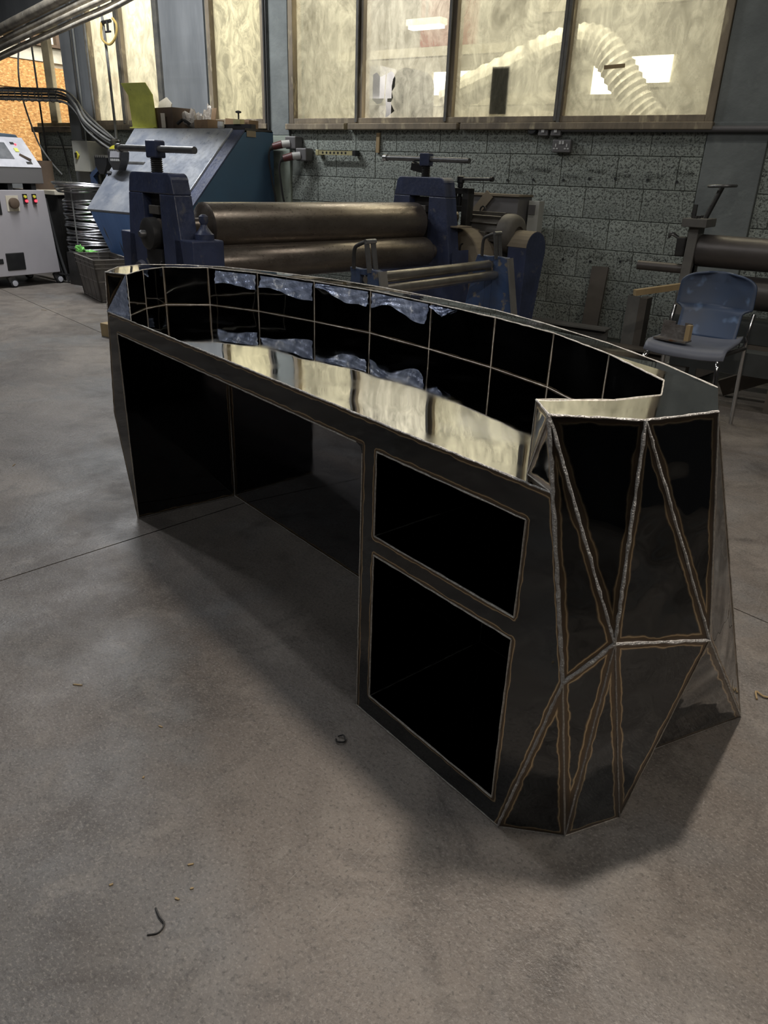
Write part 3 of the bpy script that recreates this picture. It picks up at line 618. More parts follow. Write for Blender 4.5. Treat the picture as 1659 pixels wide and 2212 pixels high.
# worktop
wt = [P(-0.069, ZW), P(1.828, ZW)] + IB[::-1]
tris = tessellate_polygon([[Vector((p.x, p.y, 0)) for p in wt]])
b = B(DO); b.add(wt, [tuple(t) for t in tris]); mesh_part('worktop', b, 'mirror_top_lit')['label'] = 'mirror polished worktop reflecting the windows'
weld(P(-0.069, ZW), P(0.45, ZW), 0.0024, True); weld(P(0.45, ZW), P(1.2, ZW), 0.003); weld(P(1.2, ZW), P(1.828, ZW), 0.0032)
# ledge
lg = O3 + I3[::-1]
tris = tessellate_polygon([[Vector((p.x, p.y, 0)) for p in lg]])
b = B(DO); b.add(lg, [tuple(t) for t in tris]); mesh_part('ledge', b, 'mirror_top_lit')['label'] = 'polished upper ledge running round the back'
for a, c in zip(O3, O3[1:-3]): weld(a, c, 0.0014, True)
for a, c in zip(I3, I3[1:]): weld(a, c, 0.0019, True)
weld(O3[-3], O3[-2], 0.003); weld(O3[-2], O3[-1], 0.0034); weld(O3[-1], I3[-1], 0.003)
# inner wall panels
for i in range(len(INN) - 1):
    panel('wall_panel', [IB[i], IB[i + 1], I3[i + 1], I3[i]], 'mirror_wall', edges=[0, 1, 3], k_=2.6)
    weld(IB[i], IB[i + 1], 0.0013, True)
for i in range(1, len(INN) - 1): weld(IB[i], I3[i], 0.0013, True)
# end faces
PL, PR = P(-0.069, ZW), P(1.828, ZW)
panel('end_facet', [O3[0], I3[0], PL], 'mirror_facet', flip=True); panel('end_facet', [I3[0], IB[0], PL], 'mirror_facet', flip=True)
weld(O3[0], I3[0], 0.003); weld(I3[0], IB[0]); weld(PL, IB[0]); weld(O3[0], PL); weld(I3[0], PL, 0.0016, True)
panel('end_facet', [O3[-1], I3[-1], IB[-1]], 'mirror_facet'); panel('end_facet', [O3[-1], IB[-1], PR], 'mirror_facet')
weld(I3[-1], IB[-1], 0.0018, True); weld(O3[-1], IB[-1], 0.0018, True); weld(IB[-1], PR, 0.0018, True); weld(O3[-1], PR, 0.004)
# faceted right end
A_, B_, C_, C2 = O3[-1], O3[-2], O3[-3], O3[-4]
D_ = P(1.901, .418); G_ = P(1.805, 0)
def at_z(x, y, z):      # plan position of a corner at another height on the same line of welds
    return Vector((x, y, z))
E_ = Vector((-0.2505, 1.072, 0.504)); F_ = Vector((-0.1333, 1.257, 0.46))
H_, I_ = Vector((-0.286, 1.121, 0)), Vector((-0.213, 1.234, 0)); J_, L_ = Vector((-0.072, 1.731, 0)), Vector((-0.25, 1.42, 0))
for t in ((PR, D_, A_), (A_, D_, E_), (A_, E_, B_), (B_, E_, F_), (B_, F_, C_), (C_, F_, J_), (C_, J_, C2), (D_, G_, H_), (D_, H_, E_), (E_, H_, I_), (E_, I_, F_), (F_, I_, L_), (F_, L_, J_)):
    panel('facet', t, 'mirror_facet')
for a, c, r in ((A_, D_, .0055), (A_, E_, .0042), (B_, E_, .0045), (B_, F_, .004), (C_, F_, .002), (D_, E_, .0058), (E_, F_, .0048), (D_, G_, .0042), (D_, H_, .002), (E_, H_, .0024), (E_, I_, .0026),
                (F_, I_, .002), (F_, J_, .003), (C_, J_, .0018), (PR, D_, .005)):
    weld(a, c, r, r < 0.0021)
for a, c in ((G_, H_), (H_, I_), (L_, J_)): weld(a, c, 0.0016, True)
# faceted back and left end
base = [J_, Vector((-0.36, 1.86, 0)), Vector((-0.85, 2.02, 0)), Vector((-1.35, 2.12, 0)), Vector((-1.85, 2.14, 0)), Vector((-2.25, 2.03, 0)), Vector((-2.33, 1.83, 0)), P(-0.012, 0)]
rim = O3[:-3][::-1]          # C2 ... front left corner
rj = [0, 2, 4, 6, 8, 10, 12, 13]
belly = P(-0.125, 0.38)
for k in range(7):
    r0, r1 = rj[k], rj[k + 1]
    if k < 6:
        for m_ in range(r0, r1): panel('facet', [rim[m_], base[k], rim[m_ + 1]], 'mirror_facet')
        panel('facet', [rim[r1], base[k], base[k + 1]], 'mirror_facet')
b6, b7 = base[6], base[7]
panel('facet', [rim[12], b6, belly], 'mirror_facet'); panel('facet', [b6, b7, belly], 'mirror_facet')
panel('facet', [rim[12], belly, PL], 'mirror_facet'); panel('facet', [rim[12], PL, rim[13]], 'mirror_facet')
weld(PL, belly, 0.0016, True); weld(belly, b7, 0.0016, True)
# weld beads: one rippled bead for each seam
for a, c, r, fine in SEAMS:
    r *= 0.68 if not fine else 0.85
    Ln = (c - a).length; n = max(3, int(Ln / (0.012 if not fine else 0.02))); pts, rs = [], []
    for i in range(n + 1):
        t = i / n; j = Vector((random.uniform(-1, 1), random.uniform(-1, 1), random.uniform(-1, 1))) * (r * 0.28 if 0 < i < n else 0)
        pts.append(a.lerp(c, t) + j); rs.append(r * random.uniform(0.72, 1.22))
    B(DO).tube(pts, r, 6, rs).obj('weld_bead', 'weld_fine' if fine else 'weld', desk, smooth=True)
# peeling protective film on the inner wall and the left end
def film(p0, p1, z0, z1, prof, seed):
    rnd = random.Random(seed); a, c = Vector(p0), Vector(p1); d_ = (c - a); nrm = Vector((d_.y, -d_.x, 0)).normalized()
    if nrm.dot(Vector((0, -1, 0))) < 0: nrm = -nrm
    nx, nz = 22, 9; vs = []; ph = [rnd.uniform(0, 6) for _ in range(4)]
    for i in range(nx + 1):
        t = i / nx; bot = z0 + (z1 - z0) * prof(t)
        for k in range(nz + 1):
            u = k / nz; z = z1 + (bot - z1) * u
            o_ = 0.003 + 0.006 * u + 0.0035 * u * math.sin(9 * t + ph[0] + 3 * u) + 0.003 * u * math.sin(23 * t + ph[1] - 4 * u) + 0.002 * math.sin(14 * u + ph[2] + 17 * t)
            vs.append(a + d_ * t + nrm * max(0.0015, o_) + Vector((0, 0, z)))
    fs = [(i * (nz + 1) + k, (i + 1) * (nz + 1) + k, (i + 1) * (nz + 1) + k + 1, i * (nz + 1) + k + 1) for i in range(nx) for k in range(nz)]
    b = B(DO); b.add(vs, fs); o = b.obj('protective_film', 'film_blue', desk, smooth=True); o['label'] = 'crumpled bluish protective film'
q = lambda i: Vector((*INN[i], 0))
film(q(3).lerp(q(4), .16), q(3).lerp(q(4), .97), .815, .866, lambda t: 0.15 + 0.12 * math.sin(5 * t), 1)
film(q(4).lerp(q(5), .07), q(4).lerp(q(5), .98), .815, .866, lambda t: 0.25 - 0.3 * t + 0.1 * math.sin(6 * t), 2)
film(q(5).lerp(q(6), .04), q(5).lerp(q(6), .97), .81, .868, lambda t: 0.75 - 0.62 * t + 0.12 * math.sin(8 * t), 3)
film(q(6).lerp(q(7), .04), q(6).lerp(q(7), .97), .81, .868, lambda t: 0.6 - 0.5 * math.sin(3.1 * (t - .35)) ** 2 - .1 * t, 4)
film(q(7).lerp(q(8), .02), q(7).lerp(q(8), .4), .84, .868, lambda t: 0.1 + 0.85 * abs(2 * t - 1), 5)
tv = [I3[0], IB[0], PL]; b = B(DO); vs, fs, n = [], [], 12; nrm = -NN
for i in range(n + 1):
    for k in range(n + 1 - i):
        u, v_ = i / n, k / n; p = tv[0] * (1 - u - v_) + tv[1] * u + tv[2] * v_
        vs.append(p + nrm * (0.003 + 0.0025 * math.sin(40 * u + 3) * math.sin(31 * v_ + 1)))
idx = {}; c_ = 0
for i in range(n + 1):
    for k in range(n + 1 - i): idx[(i, k)] = c_; c_ += 1
for i in range(n):
    for k in range(n - i):
        fs.append((idx[(i, k)], idx[(i + 1, k)], idx[(i, k + 1)]))
        if k < n - i - 1: fs.append((idx[(i + 1, k)], idx[(i + 1, k + 1)], idx[(i, k + 1)]))
b.add(vs, fs); b.obj('protective_film', 'film_blue', desk, smooth=True)['label'] = 'crumpled bluish protective film'
# ================================================================== LARGE PLATE ROLLER
rm = thing('plate_roller', 'large dark blue plate rolling machine with two thick brown steel rolls', 'machine', (-3.374, 3.124, 0), R(-12))
V0 = -0.06
def stand(u0, u1, ztop):
    b = B()
    def tp(pts): b.prism(pts, (V0, u0, 0), (1, 0, 0), (0, 0, 1), (0, u1 - u0, 0))
    hw = lambda z: 0.235 + (ztop - z) * 0.17
    r = 0.045
    top = [(-hw(1.06), 1.06), (-0.095, 1.06), (0.095, 1.06), (hw(1.06), 1.06)] + arc(0.235 - r, ztop - r, r, 0, 90, 5) + arc(-0.235 + r, ztop - r, r, 90, 180, 5)
    tp(top); tp([(-hw(0.6), 0.6), (-0.095, 0.6), (-0.095, 1.06), (-hw(1.06), 1.06)]); tp([(0.095, 0.6), (hw(0.6), 0.6), (hw(1.06), 1.06), (0.095, 1.06)])
    s_ = b.obj('side_frame', 'blue_dark', rm, bevel=0.006)
    B().box((V0 - 0.09, u0 + 0.05, 0.6), (V0 + 0.09, u1 - 0.01, 1.055)).obj('slot_guide', 'cast_dark', rm)
    B().box((V0 - 0.055, u0 + 0.012, 0.955), (V0 + 0.055, u0 + 0.06, 1.0)).obj('bearing_block', 'motor_grey', rm, bevel=0.003)
    c = (V0 + 0.0, (u0 + u1) / 2, 0)
    pr = []
    z = ztop - 0.005
    while z < ztop + 0.075: pr += [(0.033, z), (0.027, z + 0.005)]; z += 0.01
    B().lathe(c, pr, 18).obj('lead_screw', 'cast_dark', rm)
    B().boxc((c[0], c[1], ztop + 0.112), (0.075, 0.075, 0.085), 0.3).obj('hub', 'blue_dark', rm, bevel=0.008)
    h = ztop + 0.112
    hb = B().cyl((c[0] - 0.42, c[1], h + 0.006), (c[0] + 0.40, c[1], h - 0.004), 0.017, 14).obj('tommy_bar', 'steel_mid', rm, smooth=True)
    B().cyl((c[0] - 0.435, c[1], h + 0.006), (c[0] - 0.40, c[1], h + 0.006), 0.023, 14).obj('bar_end', 'steel_bright', hb, smooth=True)
    B().prism([(-0.40, 0), (0.40, 0), (0.40, 0.3), (0.36, 0.72), (0.36, 0.6), (-0.36, 0.6), (-0.40, 0.3)], (V0, u0 - 0.01, 0), (1, 0, 0), (0, 0, 1), (0, u1 - u0 + 0.1, 0)).obj('pedestal', 'blue_dark', rm)
    return s_
stand(-0.30, -0.195, 1.163); stand(1.77, 1.88, 1.185)
for sx in (-1, 1):
    x0, x1 = (V0 + 0.22, V0 + 0.405) if sx > 0 else (V0 - 0.405, V0 - 0.22)
    B().box((x0, -0.30, 0.55), (x1, -0.11, 0.848)).obj('shoulder', 'blue_dark', rm, bevel=0.008)
B().lathe((V0 + 0.345, -0.19, 0.848), [(0.05, 0), (0.05, 0.028), (0.043, 0.032), (0.02, 0.062), (0.016, 0.075), (0.024, 0.09), (0.024, 0.115), (0.012, 0.125)], 20).obj('turned_knob', 'blue_dark', rm, smooth=True)
B().boxc((V0 - 0.33, -0.22, 0.875), (0.05, 0.05, 0.05), 0, 0.4).obj('lug', 'blue_dark', rm, bevel=0.004)
dk = B().lathe((V0 - 0.02, -0.33, 0.855), [(0.06, -0.012), (0.082, 0.0), (0.085, 0.02), (0.085, 0.06)], 28, 'y').obj('end_disc', 'cast_dark', rm, smooth=True)
B().lathe((V0 - 0.02, -0.33, 0.855), [(0.014, -0.045), (0.02, -0.035), (0.02, -0.01)], 14, 'y').obj('spindle', 'steel_mid', dk, smooth=True)
b = B(); b.prism([(-0.085, 0.78), (0.085, 0.78), (0.085, 0.7), (0.03, 0.64), (-0.03, 0.64), (-0.085, 0.7)], (V0, -0.307, 0), (1, 0, 0), (0, 0, 1), (0, 0.02, 0)); b.obj('slot_cover', 'black', rm)
b = B(); b.bar((V0 - 0.085, -0.312, 0.72), (V0 - 0.03, -0.312, 0.645), 0.008, 0.006); b.bar((V0 + 0.085, -0.312, 0.72), (V0 + 0.03, -0.312, 0.645), 0.008, 0.006); b.bar((V0 - 0.03, -0.312, 0.645), (V0 + 0.03, -0.312, 0.645), 0.006, 0.008); b.obj('slot_rim', 'steel_mid', rm)
for vx in (-0.17, 0.17):
    B().lathe((V0 + vx, -0.30, 0.62), [(0.075, -0.02), (0.085, 0), (0.085, 0.05)], 22, 'y').obj('bearing_cap', 'blue_grey_dirty', rm, smooth=True)
top_roll = B().lathe((V0 + 0.03, 0, 0.887), [(0.05, -0.28), (0.05, -0.02), (0.118, -0.01), (0.132, 0.0), (0.132, 1.70), (0.118, 1.715), (0.07, 1.72), (0.06, 1.85)], 40, 'y').obj('top_roll', 'roll_steel', rm, smooth=True)
for vx, nm in ((0.155, 'front_roll'), (-0.25, 'rear_roll')):
    B().lathe((V0 + vx, 0, 0.70), [(0.05, -0.2), (0.085, -0.12), (0.098, -0.1), (0.098, 1.68), (0.09, 1.7), (0.05, 1.72), (0.05, 1.85)], 36, 'y').obj(nm, 'roll_steel', rm, smooth=True)
B().box((V0 - 0.3, -0.25, 0.0), (V0 + 0.3, 2.0, 0.32)).obj('bed', 'blue_grey_dirty', rm, bevel=0.01)
# gear cover, yoke, motor and belt guard at the wall end
B().prism([(-0.35, 0.05), (0.41, 0.05), (0.41, 0.62)] + arc(0.17, 0.62, 0.24, 0, 100, 10) + [(-0.35, 0.84)], (0, 1.93, 0), (1, 0, 0), (0, 0, 1), (0, 0.22, 0)).obj('gear_cover', 'dusty_tan', rm, bevel=0.012)
b = B(); b.tube(spline([(0.25, 1.924, 0.76), (0.23, 1.922, 0.74), (0.23, 1.922, 0.64), (0.25, 1.922, 0.62), (0.30, 1.924, 0.62)], 4), 0.004, 6); b.obj('cover_handle', 'cast_dark', rm)
B().box((V0 + 0.20, 1.80, 0.868), (V0 + 0.36, 1.95, 0.878)).obj('drip_plate', 'dusty_tan', rm)
y = B(); y.box((0.10, 2.05, 0.80), (0.155, 2.12, 1.12)); y.box((-0.06, 2.05, 0.80), (-0.005, 2.12, 1.12)); y.box((-0.06, 2.05, 1.08), (0.155, 2.12, 1.12)); y.box((-0.005, 2.06, 0.96), (0.10, 2.11, 1.0)); y.obj('yoke', 'cast_dark', rm, bevel=0.004)
B().lathe((0.047, 2.085, 1.0), [(0.022, 0), (0.022, 0.06), (0.014, 0.065), (0.014, 0.12), (0.02, 0.125), (0.02, 0.15), (0.028, 0.155), (0.028, 0.195), (0.02, 0.2)], 14).obj('yoke_screw', 'black', rm, smooth=True)
yb = B().cyl((0.02, 2.085, 1.178), (0.36, 2.06, 1.185), 0.011, 12).obj('yoke_bar', 'steel_mid', rm, smooth=True)
B().cyl((0.345, 2.06, 1.185), (0.365, 2.058, 1.185), 0.016, 12).obj('bar_end', 'cast_dark', yb, smooth=True)
B().lathe((-0.02, 2.0, 0.92), [(0.03, 0), (0.045, 0.02), (0.045, 0.12), (0.03, 0.13)], 16, 'y').obj('roll_end', 'roll_steel', rm, smooth=True)
mo = B().lathe((0, 2.22, 0.83), [(0.1, 0.06), (0.118, 0.08), (0.118, 0.40), (0.136, 0.405), (0.136, 0.455), (0.126, 0.485), (0.10, 0.505), (0.055, 0.515), (0.05, 0.50)], 26, 'x').obj('motor', 'motor_grey', rm, smooth=True)
for k in range(14):
    a = R(-70 + k * 25); cy, cz = 0.126 * math.cos(a), 0.126 * math.sin(a)
    B().bar((0.09, 2.22 - cy, 0.83 + cz), (0.40, 2.22 - cy, 0.83 + cz), 0.008, 0.03, (0, -math.cos(a), math.sin(a))).obj('cooling_fin', 'motor_grey', mo)
B().box((0.22, 2.06, 0.76), (0.33, 2.12, 0.84)).obj('terminal_box', 'motor_grey', mo, bevel=0.004)
b = B(); b.tube([(0.18 + 0.025 * math.cos(t * 0.5), 2.2, 0.975 + 0.028 * math.sin(t * 0.5)) for t in range(13)], 0.006, 6); b.obj('lifting_eye', 'cast_dark', mo)
B().box((0.0, 2.1, 0.0), (0.42, 2.34, 0.70)).obj('motor_pedestal', 'blue_grey_dirty', rm)
B().prism([(-0.115, 0.06), (0.02, 0.06), (0.115, 0.72)] + arc(0, 0.745, 0.115, 0, 180, 12), (0.50, 2.24, 0), (0, 1, 0), (0, 0, 1), (0.16, 0, 0)).obj('belt_guard', 'blue_dark', rm, bevel=0.004)
B().prism(arc(0, 0.745, 0.117, 10, 175, 12) + arc(0, 0.745, 0.113, 175, 10, 12), (0.47, 2.24, 0), (0, 1, 0), (0, 0, 1), (0.188, 0, 0)).obj('guard_top', 'dusty_tan', rm)
B().box((0.52, 2.1, 0.2), (0.62, 2.2, 0.24)).obj('foot', 'dusty_tan', rm)
tag(B((0, 0, 0)).boxc((0, 0, 0), (0.1, 0.05, 0.05), 0.3, 0.2, 0.2).obj('grease_cartridge', 'black'), 'small black cartridge lying on the far roller frame', 'cartridge').location = (-3.12, 4.93, 1.245)

# grey switch cabinet behind the motor
e = thing('switch_cabinet', 'dusty grey switch cabinet on the wall behind the roller motor', 'cabinet', (-2.9, 5.75, 0.62), 0)
B().box((-0.23, -0.05, 0.0), (0.22, 0.2, 0.445)).obj('body', 'cab_grey', e, bevel=0.004)
B().box((-0.24, -0.07, 0.445), (0.23, 0.2, 0.46)).obj('lid', 'dusty_tan', e)
B().bar((-0.17, -0.07, 0.28), (-0.02, -0.07, 0.46), 0.01, 0.075, (0.4, 0, 0.6)).obj('strap', 'dusty_tan', e)
B().box((0.24, 0.1, 0.08), (0.33, 0.2, 0.42)).obj('side_door', 'box_grey', e, bevel=0.003)
B().box((0.245, 0.09, 0.32), (0.30, 0.1, 0.39)).obj('label_plate', 'cab_grey', e)
for sx in (-0.2, 0.18): B().box((sx, 0.0, -0.62), (sx + 0.04, 0.05, 0.0)).obj('leg', 'cab_grey', e)

# ================================================================== SMALL SLIP ROLLER
sr = thing('slip_roller', 'small blue slip roller with two thin bright rolls in front of the plate roller', 'machine', (-2.1, 3.014, -0.012), R(-5.3))
def sstand(u, hx, ang, nm_mat):
    b = B()
    def tp(pts): b.prism(pts, (0, u, 0), (1, 0, 0), (0, 0, 1), (0, 0.035, 0))
    tp([(-0.12, 0.80), (-0.10, 0.845), (-0.095, 0.845), (-0.085, 0.80)]) if False else None
    tp([(-hx - 0.05, 0.42), (-0.035, 0.42), (-0.035, 0.80), (-0.10, 0.805), (-hx * 0.86, 0.77)])
    tp([(-0.035, 0.42), (0.01, 0.42), (0.01, 0.70), (-0.035, 0.70)]); tp([(-0.035, 0.775), (0.01, 0.775), (0.01, 0.805), (-0.035, 0.80)])
    tp([(0.01, 0.42), (hx + 0.05, 0.42), (hx * 0.78, 0.80), (0.01, 0.805)])
    b.obj('end_plate', 'blue_mid', sr, bevel=0.003)
    B().prism([(-hx - 0.10, 0.0), (hx + 0.09, 0.0), (hx + 0.05, 0.42), (-hx - 0.05, 0.42)], (0, u + 0.004, 0), (1, 0, 0), (0, 0, 1), (0, 0.026, 0)).obj('leg_plate', 'blue_dark', sr)
    B().bar((hx * 0.78 + 0.006, u + 0.017, 0.80), (hx + 0.056, u + 0.017, 0.42), 0.05, 0.012, (1, 0, 0)).obj('edge_flange', 'beam_grey', sr)
    ln = B(); ln.bar((0.035, u - 0.01, 0.79), (0.012, u - 0.01, 0.925), 0.03, 0.006, (1, 0, 0)); ln.bar((0.035, u + 0.035, 0.79), (0.012, u + 0.035, 0.925), 0.03, 0.006, (1, 0, 0)); lo = ln.obj('lever', 'steel_mid', sr)
    B().cyl((0.012, u - 0.02, 0.925), (0.012, u + 0.05, 0.925), 0.011, 10).obj('lever_pin', 'steel_bright', lo, smooth=True)
    B().tube(spline([(0.012, u - 0.012, 0.925), (-0.03, u - 0.012, 0.91), (-0.06, u - 0.012, 0.885), (-0.062, u - 0.012, 0.80)], 4), 0.009, 8).obj('link_rod', 'cast_dark', lo, smooth=True)
    B().box((-0.03, u - 0.012, 0.70), (0.005, u - 0.001, 0.735)).obj('bearing_block', 'steel_mid', sr)
sstand(-0.10, 0.105, 0, 0); sstand(0.99, 0.13, 0, 0)
B().lathe((0.0, 0, 0.757), [(0.015, -0.1), (0.0265, -0.06), (0.0265, 0.95), (0.024, 0.955), (0.0265, 0.96), (0.02, 0.98), (0.015, 1.0)], 24, 'y').obj('upper_roll', 'roll_steel_thin', sr, smooth=True)
B().lathe((0.035, 0, 0.705), [(0.015, -0.1), (0.0255, -0.06), (0.0255, 0.96), (0.015, 1.0)], 24, 'y').obj('lower_roll', 'roll_steel_thin', sr, smooth=True)
B().box((-0.05, -0.08, 0.2), (-0.02, 0.99, 0.3)).obj('cross_tie', 'blue_dark', sr)

# ================================================================== BLUE HOPPER MACHINE
HX0, HX1 = -6.97, -5.448
hp = thing('blue_hopper', 'large blue sheet metal hopper machine with a worn sloping front', 'machine', (-6.2, 5.5, 0))
off = hp.location
def hpart(name, pts, mat): 
    b = B(off); b.prism([(p[0], p[1]) for p in pts], (HX0, 0, 0), (0, 1, 0), (0, 0, 1), (HX1 - HX0, 0, 0)); return b.obj(name, mat, hp)
b = B(off)
b.add([(HX0 + 0.17, 4.80, 0.775), (HX1, 4.80, 0.775), (HX1, 5.575, 1.50), (HX0, 5.575, 1.50), (HX1, 5.96, 1.525), (HX0, 5.96, 1.525), (HX1, 5.96, 0), (HX0 + 0.3, 5.96, 0), (HX1, 5.08, 0), (HX0 + 0.3, 5.08, 0)],
      [(0, 1, 2, 3), (3, 2, 4, 5), (5, 4, 6, 7), (7, 6, 8, 9), (9, 8, 1, 0), (1, 8, 6, 4, 2), (0, 3, 5, 7, 9)])
b.obj('cabinet', 'hopper_side', hp)
s_ = Vector((0, 5.586 - 4.79, 1.511 - 0.765)); nrm_ = Vector((0, -s_.z, s_.y)).normalized()
b = B(off); o_ = Vector((HX0 - 0.02, 4.785, 0.765)); b.prism([(0.17, 0), (HX1 - HX0 - 0.12, 0), (HX1 - HX0 - 0.12, 1), (0, 1)], o_, (1, 0, 0), s_, nrm_ * 0.03); b.obj('slope_sheet', 'hopper_slope', hp, bevel=0.004)
b = B(off); b.prism([(0.17, 0), (HX1 - HX0 - 0.2, 0), (HX1 - HX0 - 0.2, 1), (0.30, 1)], (HX0 - 0.0, 4.785, 0.765), (1, 0, 0), Vector((0, 0.27, -0.75)), (0, 0.02, 0)); b.obj('lower_front', 'hopper_blue', hp)
b = B(off); b.prism([(0, 0), (0.14, 0), (0.14, 1), (0, 1)], Vector((HX1 - 0.14, 4.785, 0.765)) - nrm_ * 0.0, (1, 0, 0), s_, nrm_ * 0.012); b.obj('slope_border', 'blue_dark', hp)
B(off).box((-5.7, 4.95, 0.89), (-5.30, 5.0, 0.905)).obj('lower_lip', 'dusty_tan', hp)
B(off).box((HX0 + 0.1, 5.58, 1.515), (HX1, 5.95, 1.535)).obj('top_plate', 'cast_dark', hp)
B(off).boxc((HX1 + 0.002, 5.66, 1.49), (0.006, 0.12, 0.05)).obj('sticker', 'dusty_tan', hp)
B(off).cyl((-6.9, 5.22, 1.20), (-6.45, 5.22, 1.20), 0.022, 10).obj('hinge_tube', 'steel_mid', hp)
B(off).boxc((-6.85, 5.1, 1.1), (0.04, 0.03, 0.05), 0.5, 0.7).obj('latch', 'black', hp)
# things on the hopper
def on(name, b, mat, label, cat, loc, rz=0.0, **k):
    o = b.obj(name, mat, **k); o.location = loc; o.rotation_euler = (0, 0, rz); return tag(o, label, cat)
b = B(); th = 0.008
b.prism([(0.0, 0.0), (0.055, 0.005), (0.03, 0.30), (-0.06, 0.40), (-0.068, 0.396), (0.02, 0.297), (0.04, 0.012), (0, 0.008)], (-0.16, 0, 0), (0, 1, 0), (0, 0, 1), (0.33, 0, 0))
on('folded_sheet', b, 'yellow_sheet', 'yellow painted sheet with a folded top standing on the hopper', 'metal sheet', (-6.93, 5.60, 1.536), R(6))
on('cardboard_box', B().box((-0.17, -0.12, 0), (0.17, 0.12, 0.19)), 'cardboard_dark', 'dark brown carton behind the yellow sheet', 'box', (-6.66, 5.80, 1.536), R(-8), bevel=0.004)
on('card_flap', B().boxc((0, 0, 0.07), (0.05, 0.004, 0.13), 0.2, 0.05), 'paper', 'small white card standing beside the dark carton', 'card', (-6.62, 5.63, 1.536))
on('paper_piece', B().prism([(-0.1, 0), (0.1, 0), (0.11, 0.05), (0.03, 0.11), (-0.08, 0.07)], (0, 0, 0), (1, 0, 0), (0, 0.1, 1), (0, 0.01, 0)), 'paper', 'crumpled white paper propped above the dark carton', 'paper', (-6.86, 5.86, 1.726))
def crumple(name, sx, sy, sz, seed, mat, label, cat, loc, pk=0.0):
    rnd = random.Random(seed); bm = bmesh.new(); bmesh.ops.create_icosphere(bm, subdivisions=3, radius=1)
    for v in bm.verts:
        n_ = v.co.normalized(); k = 0.78 + 0.22 * math.sin(5 * n_.x + seed) * math.sin(6 * n_.y + 2 * seed) + rnd.uniform(-.1, .1)
        v.co = Vector((n_.x * sx * k, n_.y * sy * k, max(-0.0, (n_.z * 0.5 + 0.5)) * sz * (k + pk * max(0, n_.z))))
    me = bpy.data.meshes.new(name); bm.to_mesh(me); bm.free(); me.materials.append(MATS[mat]); o = bpy.data.objects.new(name, me); COL.objects.link(o); o.location = loc
    return tag(o, label, cat)
crumple('plastic_bag', 0.14, 0.085, 0.2, 3, 'plastic_clear', 'crumpled clear plastic bag heaped on the hopper', 'bag', (-6.335, 5.76, 1.536))
crumple('paper_bag', 0.085, 0.05, 0.23, 5, 'plastic_clear', 'pale peaked plastic bag on the hopper by the grey board', 'bag', (-6.24, 5.89, 1.536), 0.1)
b = B(); b.box((-0.13, -0.09, 0), (0.13, 0.09, 0.075)); b.boxc((-0.06, 0.09, 0.13), (0.09, 0.004, 0.12), 0, -0.2)
on('open_carton', b, 'cardboard', 'small tan carton with an upright flap on the hopper', 'box', (-6.06, 5.72, 1.536), R(-14))
on('long_carton', B().boxc((0, 0, 0.04), (0.34, 0.12, 0.07), 0, 0, 0.06), 'cardboard', 'long flat brown carton on the hopper', 'box', (-5.77, 5.87, 1.55), R(-4))
on('white_plug', B().lathe((0, 0, 0), [(0.03, 0), (0.035, 0.02), (0.03, 0.06)], 12), 'socket_white', 'small white connector at the hopper top edge', 'connector', (-5.84, 5.66, 1.536))
on('yellow_block', B().box((-0.045, -0.03, 0), (0.045, 0.03, 0.04)), 'brass_bar', 'small mustard yellow block on the hopper', 'block', (-5.66, 5.72, 1.575))
on('black_bar', B().box((-0.13, -0.03, 0), (0.26, 0.03, 0.038)), 'black', 'black bar lying on the hopper under the yellow block', 'bar', (-5.74, 5.73, 1.536))
on('clamp_screw', B().lathe((0, 0, 0), [(0.008, 0), (0.008, 0.05), (0.028, 0.055), (0.028, 0.068), (0.006, 0.075)], 12), 'cast_dark', 'small dark clamp screw standing on the yellow block', 'screw', (-5.66, 5.72, 1.616))
b = B(); b.tube(spline([(-0.08, 0, 0.02), (-0.03, 0.03, 0.06), (0.03, 0, 0.05), (0.08, 0.02, 0.02)], 4), 0.015, 6)
on('black_coupling', b, 'black', 'black bent coupling lying by the tan carton', 'coupling', (-6.32, 5.615, 1.552))

# ================================================================== WHITE CONTROL CABINET
wc = thing('control_cabinet', 'white control cabinet on casters with a sloped screen console', 'cabinet', (-7.9, 4.4, 0)); off = wc.location
B(off).prism([(3.75, 0.115), (4.885, 0.115), (4.83, 0.925), (3.75, 0.925)], (-8.25, 0, 0), (0, 1, 0), (0, 0, 1), (0.66, 0, 0)).obj('body', 'cab_white', wc, bevel=0.006)
B(off).prism([(-8.2, 0.985), (-7.585, 0.985), (-7.585, 1.13), (-7.86, 1.40), (-8.2, 1.40)], (0, 3.75, 0), (1, 0, 0), (0, 0, 1), (0, 1.085, 0)).obj('console', 'cab_grey', wc, bevel=0.004)
cd = Vector((-7.86 + 7.585, 0, 1.40 - 1.13)); cn = Vector((cd.z, 0, -cd.x)).normalized()
def cpan(name, y0, y1, t0, t1, mat, h, par=wc):
    return B(off).prism([(y0, t0), (y1, t0), (y1, t1), (y0, t1)], Vector((-7.585, 0, 1.13)) + cn * 0.001, (0, 1, 0), cd, cn * h).obj(name, mat, par)
cpan('fascia', 3.76, 4.83, 0.0, 0.995, 'cab_panel', 0.006)
cpan('screen', 4.0, 4.60, 0.26, 0.80, 'screen', 0.009)
cpan('indicator_led', 4.70, 4.715, 0.72, 0.76, 'led_red', 0.016)
cpan('rotary_switch', 4.66, 4.70, 0.5, 0.62, 'yellow_sheet', 0.012)
B(off).bar((-7.69, 4.68, 1.25), (-7.63, 4.76, 1.2), 0.02, 0.02).obj('switch_lever', 'cardboard_dark', wc)
cpan('port', 4.70, 4.76, 0.1, 0.18, 'black', 0.008); cpan('key_slot', 4.66, 4.70, 0.75, 0.82, 'black', 0.01)
